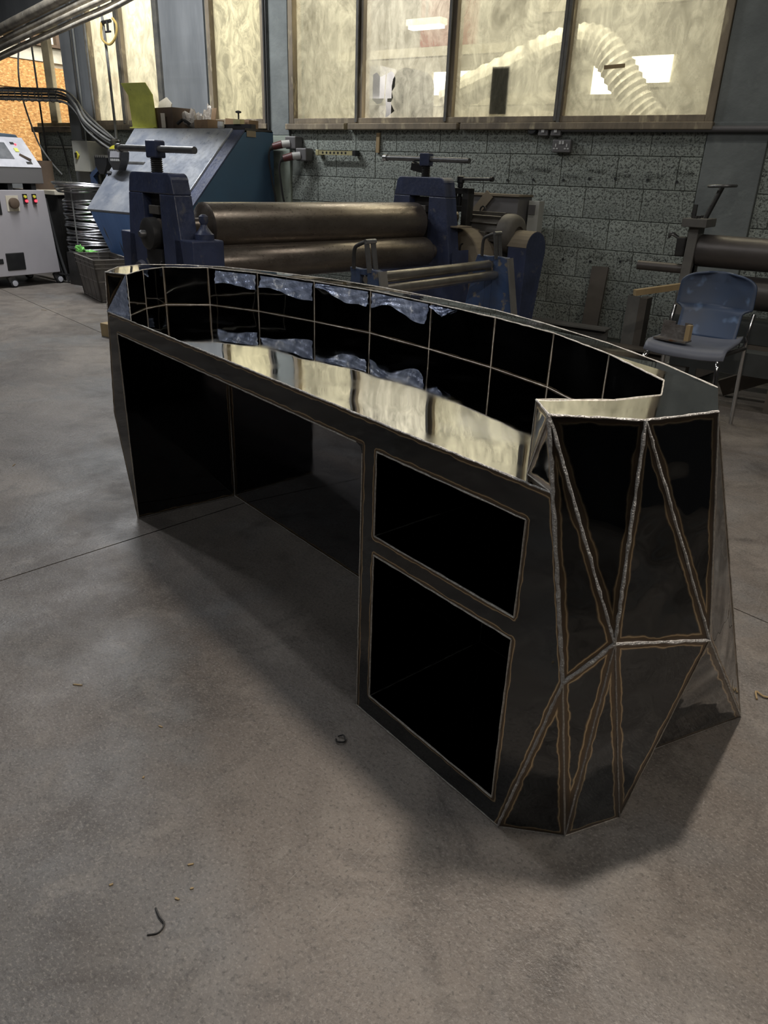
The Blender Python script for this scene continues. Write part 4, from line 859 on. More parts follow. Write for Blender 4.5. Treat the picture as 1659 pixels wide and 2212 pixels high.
for yy in (3.95, 4.2, 4.45, 4.7): B(off).box((-7.75, yy, 0.92), (-7.6, yy + 0.05, 0.99)).obj('support', 'black', wc)
fx = -7.59
B(off).box((fx - 0.01, 4.08, 0.70), (fx + 0.006, 4.34, 0.87)).obj('meter_window', 'black', wc, bevel=0.004)
B(off).box((fx - 0.01, 4.40, 0.73), (fx + 0.004, 4.53, 0.875)).obj('switch_plate', 'paper', wc)
B(off).lathe((fx, 4.47, 0.805), [(0.05, 0), (0.05, 0.035), (0.04, 0.04)], 20, 'x').obj('main_switch', 'cardboard_dark', wc, smooth=True)
for yy in (4.60, 4.70):
    s1 = B(off).box((fx, yy - 0.02, 0.80), (fx + 0.02, yy + 0.02, 0.89)).obj('push_button', 'black', wc)
    B(off).lathe((fx + 0.02, yy - 0.005, 0.865), [(0.014, 0), (0.014, 0.012)], 12, 'x').obj('yellow_cap', 'yellow_bright', s1)
    B(off).lathe((fx + 0.02, yy + 0.005, 0.825), [(0.013, 0), (0.013, 0.012)], 12, 'x').obj('red_cap', 'led_red', s1)
B(off).box((fx - 0.01, 4.30, 0.17), (fx + 0.006, 4.50, 0.34)).obj('vent_cover', 'black', wc, bevel=0.01)
B(off).box((fx - 0.01, 4.2, 0.24), (fx + 0.006, 4.27, 0.29)).obj('vent_cover', 'black', wc, bevel=0.006)
for (cx, cy) in ((-7.63, 4.36), (-7.63, 4.88), (-8.15, 4.85)):
    c1 = B(off).boxc((cx, cy - 0.02, 0.085), (0.035, 0.07, 0.05), 0, 0.3).obj('caster', 'steel_mid', wc)
    B(off).lathe((cx + 0.03, cy, 0.042), [(0.02, -0.04), (0.042, -0.035), (0.042, -0.005), (0.02, 0.0)], 18, 'x').obj('wheel', 'rubber', c1, smooth=True)
    B(off).lathe((cx + 0.031, cy, 0.042), [(0.028, -0.002), (0.028, 0.004), (0.01, 0.006)], 18, 'x').obj('wheel_disc', 'cab_panel', c1, smooth=True)
B(off).bar((-7.63, 4.88, 0.1), (-7.55, 5.05, 0.06), 0.06, 0.015).obj('foot_bar', 'black', wc)
# bin and box behind the cabinet
e = thing('wheelie_bin', 'blue grey plastic bin with a lid behind the white cabinet', 'bin', (-9.2, 5.1, 0), 0.05)
B().prism([(-0.27, 0), (0.27, 0), (0.33, 1.32), (-0.33, 1.32)], (-0.3, 0, 0), (0, 1, 0), (0, 0, 1), (0.6, 0, 0)).obj('bin_body', 'board_grey', e, bevel=0.01)
MATS['board_grey']
mk('bin_blue', (0.13, 0.18, 0.24), (0.10, 0.14, 0.19), 5, 0.5)
B().prism([(-0.37, 1.32), (0.37, 1.32), (0.36, 1.37), (0.28, 1.46), (-0.37, 1.49)], (-0.34, 0, 0), (0, 1, 0), (0, 0, 1), (0.68, 0, 0)).obj('lid', 'bin_blue', e, bevel=0.012)
e = thing('blue_case', 'bright blue case with a red label on top of the bin', 'case', (-9.0, 4.72, 1.5))
mk('case_blue', (0.03, 0.11, 0.35), None, 5, 0.5)
B().box((-0.12, -0.3, 0), (0.12, 0.13, 0.13)).obj('case_body', 'case_blue', e, bevel=0.005); B().box((0.12, -0.2, 0.0), (0.124, 0.1, 0.06)).obj('red_label', 'banner_red', e)

# ================================================================== WIRE COIL, FRAME, CRATE
dc = thing('wire_coil', 'tall coil of bright steel wire between the cabinet and the hopper', 'wire coil', (-7.57, 5.33, 0))
me0 = None
for k in range(24):
    rr = 0.26 + random.uniform(-.008, .008)
    o = B().tube([(rr * math.cos(t), rr * math.sin(t), 0.012 * math.sin(2 * t + k)) for t in [2 * math.pi * q_ / 28 for q_ in range(29)]], 0.011, 6).obj('wire_turn', 'wire_steel', dc, smooth=True) if k % 6 == 0 else o0.copy()
    if k % 6: COL.objects.link(o); o.parent = dc
    else: o0 = o
    o.location = (random.uniform(-.008, .008), random.uniform(-.008, .008), 0.28 + k * 0.0235); o.rotation_euler = (random.uniform(-.03, .03), random.uniform(-.03, .03), random.uniform(0, 6))
for k in range(5):
    o = B().tube([((0.3 + 0.015 * k) * math.cos(t), (0.3 + 0.012 * k) * math.sin(t), 0.93 + 0.012 * k + 0.02 * math.sin(t + k)) for t in [2 * math.pi * q_ / 28 for q_ in range(29)]], 0.009, 6).obj('loose_turn', 'wire_steel', dc, smooth=True)
B().lathe((0, 0, 0.2), [(0.24, 0), (0.24, 0.75)], 24).obj('core', 'cast_dark', dc); B().lathe((0, 0, 0.0), [(0.31, 0), (0.31, 0.03), (0.24, 0.04), (0.24, 0.2)], 24).obj('base', 'black', dc)
for k in range(4):
    a = R(20 + 90 * k); B().tube([(0.29 * math.cos(a), 0.29 * math.sin(a), 0.03), (0.29 * math.cos(a), 0.29 * math.sin(a), 0.95)], 0.008, 6).obj('guide_rod', 'cable_grey', dc)
e = thing('angle_stand', 'blue angled metal stand behind the wire coil', 'stand', (-7.7, 5.72, 0))
b = B(); b.bar((-0.28, 0, 0), (-0.28, 0, 1.08), 0.06, 0.05); b.bar((-0.28, 0, 1.07), (0.0, 0, 1.235), 0.05, 0.05); b.obj('post', 'blue_mid', e)
B().bar((-0.02, 0.0, 0.0), (0.0, 0.0, 1.235), 0.05, 0.05).obj('post', 'blue_mid', e); B().bar((0.0, 0, 1.23), (0.14, 0, 0.7), 0.04, 0.02).obj('brace', 'box_grey', e)
B().bar((-0.28, 0.0, 0.3), (0.0, 0, 0.3), 0.04, 0.04).obj('rail', 'blue_mid', e)
# toothed terminal holders
for (loc, lab) in (((-7.52, 5.5, 1.15), 'black toothed holder in front of the isolator box'), ((-6.64, 5.02, 1.2), 'black and grey toothed holder on the hopper slope')):
    e = thing('toothed_holder', lab, 'holder', loc, R(-10))
    B().prism([(-0.14, 0.1), (0.14, 0.1), (0.12, 0.03), (0.04, -0.06), (-0.06, -0.06), (-0.14, 0.02)], (0, 0, 0), (1, 0, 0), (0, 0, 1), (0, 0.08, 0)).obj('body', 'black', e)
    for k in range(6):
        B().prism([(-0.13 + 0.044 * k, 0.1), (-0.10 + 0.044 * k, 0.1), (-0.115 + 0.044 * k, 0.125)], (0, -0.005, 0), (1, 0, 0), (0, 0, 1), (0, 0.09, 0)).obj('tooth', 'cast_dark', e)
    if 'grey' in lab:
        B().prism([(-0.08, 0.05), (0.1, 0.05), (0.12, 0.105), (-0.06, 0.105)], (0, -0.012, 0), (1, 0, 0), (0, 0, 1), (0, 0.012, 0)).obj('face_plate', 'cab_panel', e)
        for k in range(5): B().boxc((-0.06 + 0.036 * k, -0.008, 0.03), (0.02, 0.012, 0.02)).obj('terminal', 'socket_white', e)
on('yellow_guard', B().prism(arc(0, 0, 0.13, 0, 180, 10), (0, 0, 0), (1, 0, 0), (0, 0, 0.7), (0, 0.08, 0)), 'yellow_bright', 'yellow rounded guard behind the toothed holder', 'guard', (-7.36, 5.58, 1.285))
cr = thing('plastic_crate', 'black ribbed plastic crate on the floor beside the blue pedestal', 'crate', (-6.853, 4.586, 0), math.atan2(-0.353, 0.936))
CL, CW_, CH = 0.675, 0.34, 0.385
def ctaper(x, y, z): f = 0.045 * (1 - z / CH); return (x + (f if x < CL / 2 else -f), y + (f if y < CW_ / 2 else -f), z)
def cwall(pts, nm): 
    b = B(); b.add(pts, [(0, 1, 2, 3)]); o = b.obj(nm, 'crate_black', cr); md = o.modifiers.new('solid', 'SOLIDIFY'); md.thickness = 0.006; md.offset = 0; return o
for (a, c) in (((0, 0), (CL, 0)), ((CL, 0), (CL, CW_)), ((CL, CW_), (0, CW_)), ((0, CW_), (0, 0))):
    cwall([ctaper(*a, 0.01), ctaper(*c, 0.01), ctaper(*c, CH), ctaper(*a, CH)], 'side_wall')
    nr = 5 if a[1] == c[1] else 4
    for k in range(nr):
        t = k / (nr - 1); p = Vector(ctaper(*a, 0.0)).lerp(Vector(ctaper(*c, 0.0)), t); q_ = Vector(ctaper(*a, CH)).lerp(Vector(ctaper(*c, CH)), t)
        B().bar(p, q_, 0.014, 0.014).obj('rib', 'crate_black', cr)
    for z in (0.012, 0.19, 0.31, 0.347, CH):
        B().bar(ctaper(*a, z), ctaper(*c, z), 0.016 if z > 0.3 else 0.012, 0.008).obj('rim_band', 'crate_edge', cr)
cwall([ctaper(0, 0, 0.01), ctaper(CL, 0, 0.01), ctaper(CL, CW_, 0.01), ctaper(0, CW_, 0.01)], 'bottom')
crumple('metal_offcuts', 0.14, 0.1, 0.12, 9, 'wire_steel', 'heap of bright metal offcuts inside the black crate', 'offcuts', (-6.35, 4.59, 0.2))['kind'] = 'stuff'
crumple('work_glove', 0.07, 0.05, 0.09, 11, 'green_glove', 'bright green rubber glove lying behind the crate rim', 'glove', (-7.3, 4.955, 0.331))
crumple('work_glove', 0.12, 0.05, 0.05, 13, 'green_glove', 'flat green glove cuff lying under the wire coil', 'glove', (-7.1, 4.955, 0.331))
tag(B((0, 0, 0)).box((-0.27, -0.045, 0), (0.22, 0.045, 0.33)).obj('storage_box', 'cast_dark'), 'dark box under the gloves behind the crate', 'box').location = (-7.2, 4.955, 0)

# ================================================================== GREY ROLLER BY THE WALL
gr = thing('bending_roller', 'dusty grey bending roller with a round handwheel against the wall', 'machine', (-1.2, 5.3, 0))
b = B(); b.prism([(-0.11, 0.0), (0.11, 0.0), (0.10, 0.60), (0.075, 1.0), (-0.075, 1.0), (-0.10, 0.60)], (-0.06, 0, 0), (0, 1, 0), (0, 0, 1), (0.06, 0, 0)); b.obj('end_frame', 'beam_grey', gr, bevel=0.006)
B().box((-0.10, -0.13, 0.955), (0.05, 0.13, 1.005)).obj('cap_plate', 'beam_grey', gr, bevel=0.004)
for dy in (-0.10, -0.02, 0.09): B().lathe((-0.03, dy, 1.005), [(0.014, 0), (0.014, 0.014)], 8).obj('bolt', 'cast_dark', gr)
B().bar((-0.05, -0.06, 1.0), (-0.05, -0.06, 1.085), 0.03, 0.02).obj('stop_post', 'cast_dark', gr)
st = B().cyl((0.0, 0.03, 1.0), (0.06, 0.05, 1.19), 0.016, 12).obj('handwheel_stem', 'cast_dark', gr, smooth=True)
B().tube([(0.06 + 0.08 * math.cos(t), 0.05 + 0.08 * math.sin(t), 1.195 + 0.004 * math.cos(t)) for t in [2 * math.pi * k / 28 for k in range(29)]], 0.009, 8).obj('handwheel', 'steel_mid', gr, smooth=True)
for k in range(3):
    a = R(30 + 120 * k); B().bar((0.06, 0.05, 1.193), (0.06 + 0.078 * math.cos(a), 0.05 + 0.078 * math.sin(a), 1.195), 0.014, 0.006).obj('wheel_spoke', 'steel_mid', gr)
for z, nm, r_ in ((0.815, 'upper_roll', 0.098), (0.585, 'lower_roll', 0.10)):
    B().lathe((0, 0, z), [(0.05, -0.02), (r_ - 0.012, 0.0), (r_, 0.015), (r_, 1.9), (0.05, 1.95)], 36, 'x').obj(nm, 'roll_grey', gr, smooth=True)
B().cyl((-0.36, -0.02, 0.695), (0.0, -0.02, 0.695), 0.03, 16).obj('shaft_stub', 'roll_grey', gr, smooth=True)
b = B(); b.boxc((-0.10, -0.02, 0.83), (0.06, 0.07, 0.12)); b.obj('gear_block', 'cast_dark', gr, bevel=0.01)
for k in range(2): B().tube(spline([(-0.13, -0.03 + .03 * k, 0.88), (-0.17, -0.04, 0.90 + .01 * k), (-0.19, -0.02, 0.88)], 4), 0.008, 6).obj('chain_link', 'steel_mid', gr)
B().box((-0.05, -0.15, 0.30), (2.0, 0.15, 0.42)).obj('bed_beam', 'frame_green_dark', gr)
for x in (0.05, 1.8): B().box((x, -0.15, 0.0), (x + 0.12, 0.15, 0.30)).obj('leg', 'frame_green_dark', gr)
B().bar((0.12, -0.12, 0.05), (0.75, -0.12, 0.42), 0.05, 0.09).obj('brace', 'beam_rust', gr)
B().bar((-0.2, -0.53, 0.58), (0.18, -0.1, 0.65), 0.035, 0.035).obj('lever_tube', 'wood', gr)

# steel sections on and against the wall
tag(B().bar((0, 0, 0), (-0.02, 0.13, 0.58), 0.13, 0.03, (0, 1, 0)).obj('steel_flat', 'beam_rust'), 'rusty flat steel bar leaning upright against the block wall', 'steel bar').location = (-2.06, 5.93, 0.0)
e = thing('steel_channel', 'grey steel channel standing upright behind the chair', 'steel channel', (-1.62, 5.72, 0))
B().box((-0.09, -0.05, 0), (0.0, -0.04, 0.44)).obj('web', 'beam_grey', e); B().box((0.0, -0.05, 0), (0.055, 0.08, 0.43)).obj('flange', 'beam_rust', e); B().box((-0.09, -0.04, 0), (-0.08, 0.08, 0.44)).obj('flange', 'beam_grey', e)
def ibeam(name, x0, x1, y, z, h, wd, mat, label):
    b = B(); b.box((x0, -wd / 2, 0), (x1, wd / 2, 0.012)); b.box((x0, -wd / 2, h - 0.012), (x1, wd / 2, h)); b.box((x0, -0.008, 0.012), (x1, 0.008, h - 0.012)); o = b.obj(name, mat); o.location = (0, y, z); tag(o, label, 'steel beam'); return o
ibeam('steel_beam', -3.0, -1.85, 5.78, 0.0, 0.16, 0.14, 'beam_grey', 'grey steel beam on the floor along the block wall')
o = ibeam('steel_beam', -2.5, -1.0, 5.45, 0.0, 0.10, 0.14, 'beam_rust', 'brown steel beam on the floor in front of the grey one'); o.rotation_euler = (0, 0, R(-3))
o = ibeam('steel_beam', -2.15, -1.25, 5.15, 0.0, 0.09, 0.10, 'beam_rust', 'short brown steel section nearest the counter ledge')
e = thing('dark_trestle', 'dark green black trestle behind the chair legs', 'trestle', (-0.5, 4.75, 0))
B().box((-0.6, -0.06, 0.20), (2.2, 0.06, 0.33)).obj('top_beam', 'frame_green_dark', e); B().box((-0.62, -0.05, 0.0), (-0.5, 0.05, 0.20)).obj('leg', 'beam_grey', e); B().box((-0.03, -0.05, 0), (0.03, 0.05, 0.2)).obj('leg', 'beam_rust', e); B().box((1.2, -0.05, 0), (1.3, 0.05, 0.2)).obj('leg', 'beam_grey', e)
tag(B((0, 0, 0)).bar((-0.1, 0, 0.05), (0.75, 0.05, 0.5), 0.05, 0.1).obj('steel_strut', 'beam_rust'), 'brown diagonal steel strut behind the right side of the chair', 'strut').location = (-0.72, 4.95, 0.0)

# ================================================================== CHAIR
ch = thing('plastic_chair', 'blue plastic stacking chair with chrome legs in front of the grey roller', 'chair', (-0.86, 4.13, 0), R(-3))
SEATZ = 0.45
def grid(nu, nv, fn): 
    vs = [fn(i / nu, k / nv) for i in range(nu + 1) for k in range(nv + 1)]
    return vs, [(i * (nv + 1) + k, (i + 1) * (nv + 1) + k, (i + 1) * (nv + 1) + k + 1, i * (nv + 1) + k + 1) for i in range(nu) for k in range(nv)]
def seatf(u, v):
    x = (u - 0.5) * 2; w_ = 0.185 + 0.015 * (1 - v); y_ = -0.20 + 0.40 * v
    z = SEATZ + 0.012 * abs(x) ** 3 - (0.045 * max(0, (0.12 - v) / 0.12) ** 2) + 0.02 * max(0, v - 0.8) / 0.2 - 0.01 * (1 - x * x) * v
    return (x * w_, y_ + 0.012 * x * x * (1 if v < 0.2 else 0), z)
vs, fs = grid(18, 16, seatf); b = B(); b.add(vs, fs); o = b.obj('seat', 'chair_grey', ch, smooth=True); md = o.modifiers.new('solid', 'SOLIDIFY'); md.thickness = 0.012
def backw(v): 
    if v < 0.42: return 0.158
    if v < 0.47: return 0.158 + (v - 0.42) / 0.05 * 0.042
    t = (v - 0.47) / 0.53
    return 0.200 * (1 - 0.03 * t) if t < 0.55 else 0.196 * math.sqrt(max(0.0, 1 - ((t - 0.55) / 0.47) ** 2.6))
def backf(u, v):
    x = (u - 0.5) * 2; z = SEATZ - 0.0 + 0.335 * v; y_ = 0.185 + 0.075 * v + 0.02 * math.sin(v * 3.1)
    return (x * backw(v), y_ - 0.035 * x * x * (0.4 + v) + (0.012 if v > 0.45 else 0), z)
vs, fs = grid(18, 30, backf); b = B(); b.add(vs, fs); o = b.obj('backrest', 'chair_blue', ch, smooth=True); md = o.modifiers.new('solid', 'SOLIDIFY'); md.thickness = 0.01
for sx in (-1, 1):
    B().tube(spline([(sx * 0.205, 0.235, SEATZ + 0.14), (sx * 0.205, 0.20, SEATZ - 0.02), (sx * 0.215, 0.235, 0.0)], 5), 0.011, 10).obj('leg', 'chrome', ch, smooth=True)
    B().tube(spline([(sx * 0.16, -0.12, SEATZ - 0.035), (sx * 0.175, -0.185, SEATZ - 0.05), (sx * 0.19, -0.215, SEATZ - 0.12), (sx * 0.21, -0.235, 0.0)], 5), 0.011, 10).obj('leg', 'chrome', ch, smooth=True)
    B().tube([(sx * 0.205, 0.20, SEATZ - 0.03), (sx * 0.16, -0.12, SEATZ - 0.03)], 0.011, 10).obj('side_rail', 'cast_dark', ch, smooth=True)
    B().lathe((sx * 0.15, 0.222, SEATZ + 0.145), [(0.008, 0), (0.008, 0.006)], 10, 'y').obj('rivet', 'chrome', ch)
e = thing('steel_bracket', 'rusty steel angle bracket lying on the chair seat', 'bracket', (-0.955, 4.03, SEATZ + 0.012), R(-8))
B().box((-0.085, -0.03, 0), (0.085, 0.05, 0.008)).obj('base_plate', 'bracket_steel', e)
b = B(); b.prism([(-0.075, 0.008), (0.075, 0.008), (0.075, 0.09), (0.04, 0.09), (0.04, 0.075), (-0.01, 0.075), (-0.01, 0.09), (-0.075, 0.09)], (0, 0.03, 0), (1, 0, 0), (0, 0.1, 1), (0, 0.008, 0)); b.obj('upright_plate', 'bracket_steel', e)
B().box((0.062, -0.0, 0.008), (0.085, 0.035, 0.085)).obj('end_block', 'wood', e)

# ================================================================== THINGS ON THE WALL
def wallthing(name, label, cat, x, z): return thing(name, label, cat, (x, WY - 0.016, z))
def rbox(b, x0, x1, z0, z1, y0, y1): return b.box((x0, y0, z0), (x1, y1, z1))
for x, lab in ((-2.69, 'grey metal light switch nearest the round black box'), (-2.585, 'grey metal light switch above the double socket')):
    e = wallthing('light_switch', lab, 'switch', x, 1.55); rbox(B(), -0.042, 0.042, -0.045, 0.045, -0.045, 0).obj('back_box', 'socket_grey', e, bevel=0.006); rbox(B(), -0.012, 0.012, -0.022, 0.022, -0.052, -0.045).obj('rocker', 'socket_white', e)
e = wallthing('double_socket', 'grey metal double power socket under the light switches', 'socket', -2.525, 1.435)
rbox(B(), -0.075, 0.075, -0.045, 0.045, -0.045, 0).obj('back_box', 'socket_grey', e, bevel=0.006)
for sx in (-1, 1):
    for (dx, dz, w_, h_) in ((0.0, 0.005, 0.01, 0.022), (-0.012, -0.018, 0.016, 0.01), (0.012, -0.018, 0.016, 0.01)): rbox(B(), sx * 0.045 + dx - w_ / 2, sx * 0.045 + dx + w_ / 2, dz - h_ / 2, dz + h_ / 2, -0.048, -0.045).obj('pin_slot', 'socket_white', e)
    rbox(B(), sx * 0.012 - 0.008, sx * 0.012 + 0.008, 0.012, 0.036, -0.05, -0.045).obj('rocker', 'socket_white', e)
e = wallthing('junction_box', 'round black junction box left of the switches', 'junction box', -2.785, 1.555); B().lathe((0, 0, 0), [(0.035, -0.05), (0.042, -0.04), (0.042, 0)], 18, 'y').obj('box', 'black', e, smooth=True); B().cyl((0.03, -0.02, 0), (0.06, -0.02, 0), 0.014, 10).obj('gland', 'black', e)
tag(B((0, 0, 0)).cyl((-2.54, WY - 0.045, 1.553), (3.0, WY - 0.045, 1.553), 0.022, 12).obj('conduit', 'cab_grey', smooth=True), 'grey horizontal conduit running right from the switches', 'conduit')
tag(B((0, 0, 0)).box((-2.60, WY - 0.045, 1.59), (-2.575, WY - 0.03, 3.2)).obj('cable_trunking', 'frame_dark'), 'thin dark trunking running down between the third and fourth panes', 'trunking')
tag(B((0, 0, 0)).boxc((-4.29, WY - 0.022, 1.445), (0.035, 0.016, 0.16), 0, 0, 0.03).obj('wood_stick', 'wood'), 'short wooden batten under the broken pane', 'batten')
e = wallthing('tool_rail', 'brass coloured rail with round holes on the block wall', 'rail', -4.735, 1.355)
rbox(B(), -0.215, 0.215, -0.018, 0.018, -0.06, -0.05).obj('strip', 'brass_bar', e); rbox(B(), -0.235, -0.2, -0.024, 0.024, -0.065, 0).obj('end_block', 'brass_bar', e, bevel=0.004); rbox(B(), 0.2, 0.235, -0.022, 0.022, -0.065, 0).obj('end_block', 'black', e)
for k in range(7): B().lathe((-0.15 + 0.045 * k, -0.0605, 0), [(0.011, 0), (0.011, 0.001)], 12, 'y').obj('hole', 'black', e)
for (x, z, lab) in ((-5.33, 1.435, 'upper red industrial plug and socket on the pale pier'), (-5.2, 1.335, 'lower red industrial plug and socket beside the pale pier')):
    e = wallthing('plug_socket', lab, 'socket', x, z)
    rbox(B(), 0.02, 0.15, -0.055, 0.055, -0.11, 0.0).obj('back_box', 'socket_grey', e, bevel=0.01)
    B().cyl((0.07, -0.10, -0.01), (0.02, -0.16, -0.02), 0.034, 14).obj('socket_body', 'socket_white', e, smooth=True)
    B().cyl((0.025, -0.155, -0.018), (-0.05, -0.20, -0.04), 0.036, 14, 0.03).obj('plug_body', 'plug_red', e, smooth=True); B().cyl((-0.05, -0.20, -0.04), (-0.075, -0.215, -0.065), 0.026, 12, 0.015).obj('cable_gland', 'cast_dark', e, smooth=True)
    B().tube(spline([(-0.075, -0.215, -0.06), (-0.09, -0.22, -0.14), (-0.075, -0.2, -0.35), (-0.05, -0.18, -0.6), (-0.05, -0.18, -z + 0.02)], 6), 0.009, 8).obj('cable', 'rubber', e, smooth=True)
e = wallthing('isolator_box', 'pale isolator box with a yellow rotary switch by the steel column', 'isolator', -8.3, 1.27)
rbox(B(), -0.14, 0.15, -0.17, 0.15, -0.28, -0.0).obj('box', 'box_grey', e, bevel=0.006); rbox(B(), -0.2, -0.14, -0.1, 0.1, -0.2, -0.1).obj('side_cover', 'box_grey', e, bevel=0.02)
B().boxc((-0.05, -0.29, 0.0), (0.06, 0.012, 0.06), 0, 0, 0.78).obj('switch_plate', 'yellow_bright', e); B().boxc((-0.05, -0.30, 0.0), (0.02, 0.03, 0.055)).obj('switch_knob', 'black', e)
rbox(B(), -0.02, 0.0, -1.25, -0.17, -0.05, -0.03).obj('conduit', 'box_grey', e)
# vertical conduits by the pier and along the column
for (x, y, z0, z1, m_, lab) in ((-5.615, WY - 0.05, 1.45, 3.3, 'cable_dark', 'thin dark vertical cable beside the frosted window, outer one'), (-5.585, WY - 0.05, 1.45, 3.3, 'cable_dark', 'thin dark vertical cable beside the frosted window, inner one'),
                                (-8.35, WY - 0.2, 1.44, 3.3, 'cable_dark', 'dark vertical cable down the steel column'), (-8.22, WY - 0.1, 1.44, 3.3, 'cable_grey', 'grey vertical conduit beside the steel column'), (-9.26, WY - 0.1, 0.6, 2.6, 'cable_dark', 'dark cable hanging in front of the cream mullion')):
    tag(B().cyl((x, y, z0), (x, y, z1), 0.011, 8).obj('cable_run', m_, smooth=True), lab, 'cable')
tag(B().box((-5.66, WY - 0.07, 1.37), (-5.59, WY - 0.0, 1.49)).obj('cable_box', 'box_grey', bevel=0.006), 'small pale cable box at the hopper corner', 'cable box')
# handwritten part numbers on the blocks
def note(txt, px, pz, size, rot):
    c = bpy.data.curves.new('wall_note', 'FONT'); c.body = txt; c.size = size; c.shear = 0.35; c.extrude = 0.0006; c.space_character = 0.95; c.offset = -0.0007
    o = bpy.data.objects.new('wall_note', c); COL.objects.link(o); o.location = (px, WY - 0.0165, pz); o.rotation_euler = (R(90), R(-rot), 0)
    dg = bpy.context.evaluated_depsgraph_get(); me = bpy.data.meshes.new_from_object(o.evaluated_get(dg)); me.materials.clear(); me.materials.append(MATS['ink'])
    n_ = bpy.data.objects.new('wall_note', me); COL.objects.link(n_); n_.location = o.location; n_.rotation_euler = o.rotation_euler; bpy.data.objects.remove(o)
    return n_
NL = ['handwritten %s number in the upper row on the blocks' % q_ for q_ in ('leftmost black', 'second black', 'small third black', 'fourth black', 'fifth black', 'second from the pier', 'black rightmost, nearest the pier')] + \
     ['handwritten black %s in the lower row on the blocks' % q_ for q_ in ('leftmost number', 'number right above the leaning flat bar', 'number left of the shaft stub', 'rightmost number above the shaft stub')]
for t_, x, z, sz in (('SX4/1005', -3.012, 1.239, .043), ('SX7/2003', -2.807, 1.261, .05), ('SX7/3008', -2.511, 1.219, .034), ('SX4/2007', -2.321, 1.265, .038), ('SX5/1408', -2.11, 1.236, .038), ('SX2/1405', -1.862, 1.232, .038),
                     ('SX5/2005', -1.662, 1.262, .04), ('SX4/1403', -2.458, .66, .036), ('SX3/1405', -2.211, .645, .034), ('SX9/1400', -1.983, .645, .034), ('SX4/2', -1.695, .65, .042)):
    tag(note(t_, x, z, sz, random.uniform(-5, -1)), NL.pop(0), 'handwriting', 'handwritten numbers on the block wall')
for (x, z) in ((-2.98, 1.18), (-2.749, 1.191), (-2.492, 1.196), (-2.282, 1.212), (-2.077, 1.219), (-1.831, 1.217), (-1.617, 1.211), (-2.413, .606), (-2.181, .608), (-1.939, .629), (-2.003, 1.527), (-1.767, 1.53)):
    B().lathe((x, WY - 0.0165, z), [(0.011, 0), (0.011, 0.002)], 10, 'y').obj('drill_hole', 'ink', wall_back)

# ================================================================== OVERHEAD PIPES, CABLES, HOSES
def dpath(pts, dy=0.0, dz=0.0): return spline([(x, y + dy, z + dz) for x, y, z in pts], 7)
PIPE = [(-10.2, 5.75, 2.30), (-9.0, 5.45, 2.38), (-7.97, 5.3, 2.48), (-7.2, 5.2, 2.56), (-6.4, 5.05, 2.62), (-5.4, 4.8, 2.72), (-4.2, 4.5, 2.9)]
for k, (dy, dz, r_, lab) in enumerate(((0, 0.1, 0.05, 'thickest dirty pipe at the top of the overhead bundle'), (0.03, 0.008, 0.034, 'dirty pipe second from the top of the overhead bundle'), (0.0, -0.06, 0.026, 'grey pipe third from the top of the overhead bundle'),
                                       (0.03, -0.108, 0.02, 'thin grey pipe fourth from the top of the overhead bundle'), (0.0, -0.152, 0.02, 'lowest thin pipe of the overhead bundle'))):
    tag(B().tube(dpath(PIPE, dy, dz), r_, 12).obj('overhead_pipe', 'pipe_dirty', smooth=True), lab, 'pipe', 'pipes in the overhead bundle')
CAB = [(-11.0, 5.6, 1.93), (-9.4, 5.6, 1.90), (-8.67, 5.6, 1.875), (-8.2, 5.6, 1.85), (-7.98, 5.6, 1.74), (-7.85, 5.6, 1.58), (-7.6, 5.65, 1.42), (-7.45, 5.7, 1.36)]
for k in range(5):
    pts = [(x, y + 0.02 * math.sin(k * 1.9), z + 0.028 * (k - 2)) for i_, (x, y, z) in enumerate(CAB)]
    tag(B().tube(spline(pts, 6), 0.013, 8).obj('cable', 'cable_grey' if k != 2 else 'cable_dark', smooth=True), ['bottom grey', 'second lowest grey', 'dark', 'second highest grey', 'top grey'][k] + ' cable of the horizontal bundle at the column', 'cable', 'cables in the horizontal bundle')
for k in range(9):
    x = -9.3 + 0.13 * k
    tag(B().tube([(x + 0.0, 5.6 + 0.04 * math.cos(t), 1.895 - 0.035 * (x + 9.4) + 0.07 * math.sin(t)) for t in [2 * math.pi * q_ / 14 for q_ in range(15)]], 0.004, 5).obj('cable_tie', 'cable_dark', smooth=True), 'dark tie round the horizontal cable bundle', 'cable tie', 'ties on the horizontal cable bundle')
al = thing('air_line', 'grey drop pipe with an amber hose loop before the milky window', 'air line', (-7.5, 5.7, 1.3))
off = al.location
B(off).tube(spline([(-7.555, 5.7, 2.9), (-7.535, 5.7, 2.6), (-7.50, 5.7, 2.517), (-7.486, 5.7, 2.088), (-7.476, 5.7, 1.44)], 5), 0.014, 8).obj('drop_pipe', 'cable_grey', al, smooth=True)
B(off).tube(spline([(-7.50, 5.68, 2.50), (-7.49, 5.66, 2.36), (-7.38, 5.66, 2.30), (-7.27, 5.66, 2.36), (-7.24, 5.66, 2.46), (-7.29, 5.66, 2.52)], 7), 0.012, 8).obj('hose_loop', 'hose_amber', al, smooth=True)
b = B(off); b.cyl((-7.50, 5.69, 2.50), (-7.33, 5.66, 2.50), 0.017, 8); b.cyl((-7.38, 5.66, 2.50), (-7.38, 5.66, 2.41), 0.012, 8); b.cyl((-7.42, 5.66, 2.41), (-7.34, 5.66, 2.41), 0.01, 8); b.obj('valve', 'cast_dark', al)
B(off).tube(spline([(-8.05, 5.65, 1.80), (-7.8, 5.66, 1.62), (-7.55, 5.68, 1.47), (-7.5, 5.7, 1.42)], 5), 0.012, 8).obj('feed_hose', 'cable_grey', al, smooth=True)
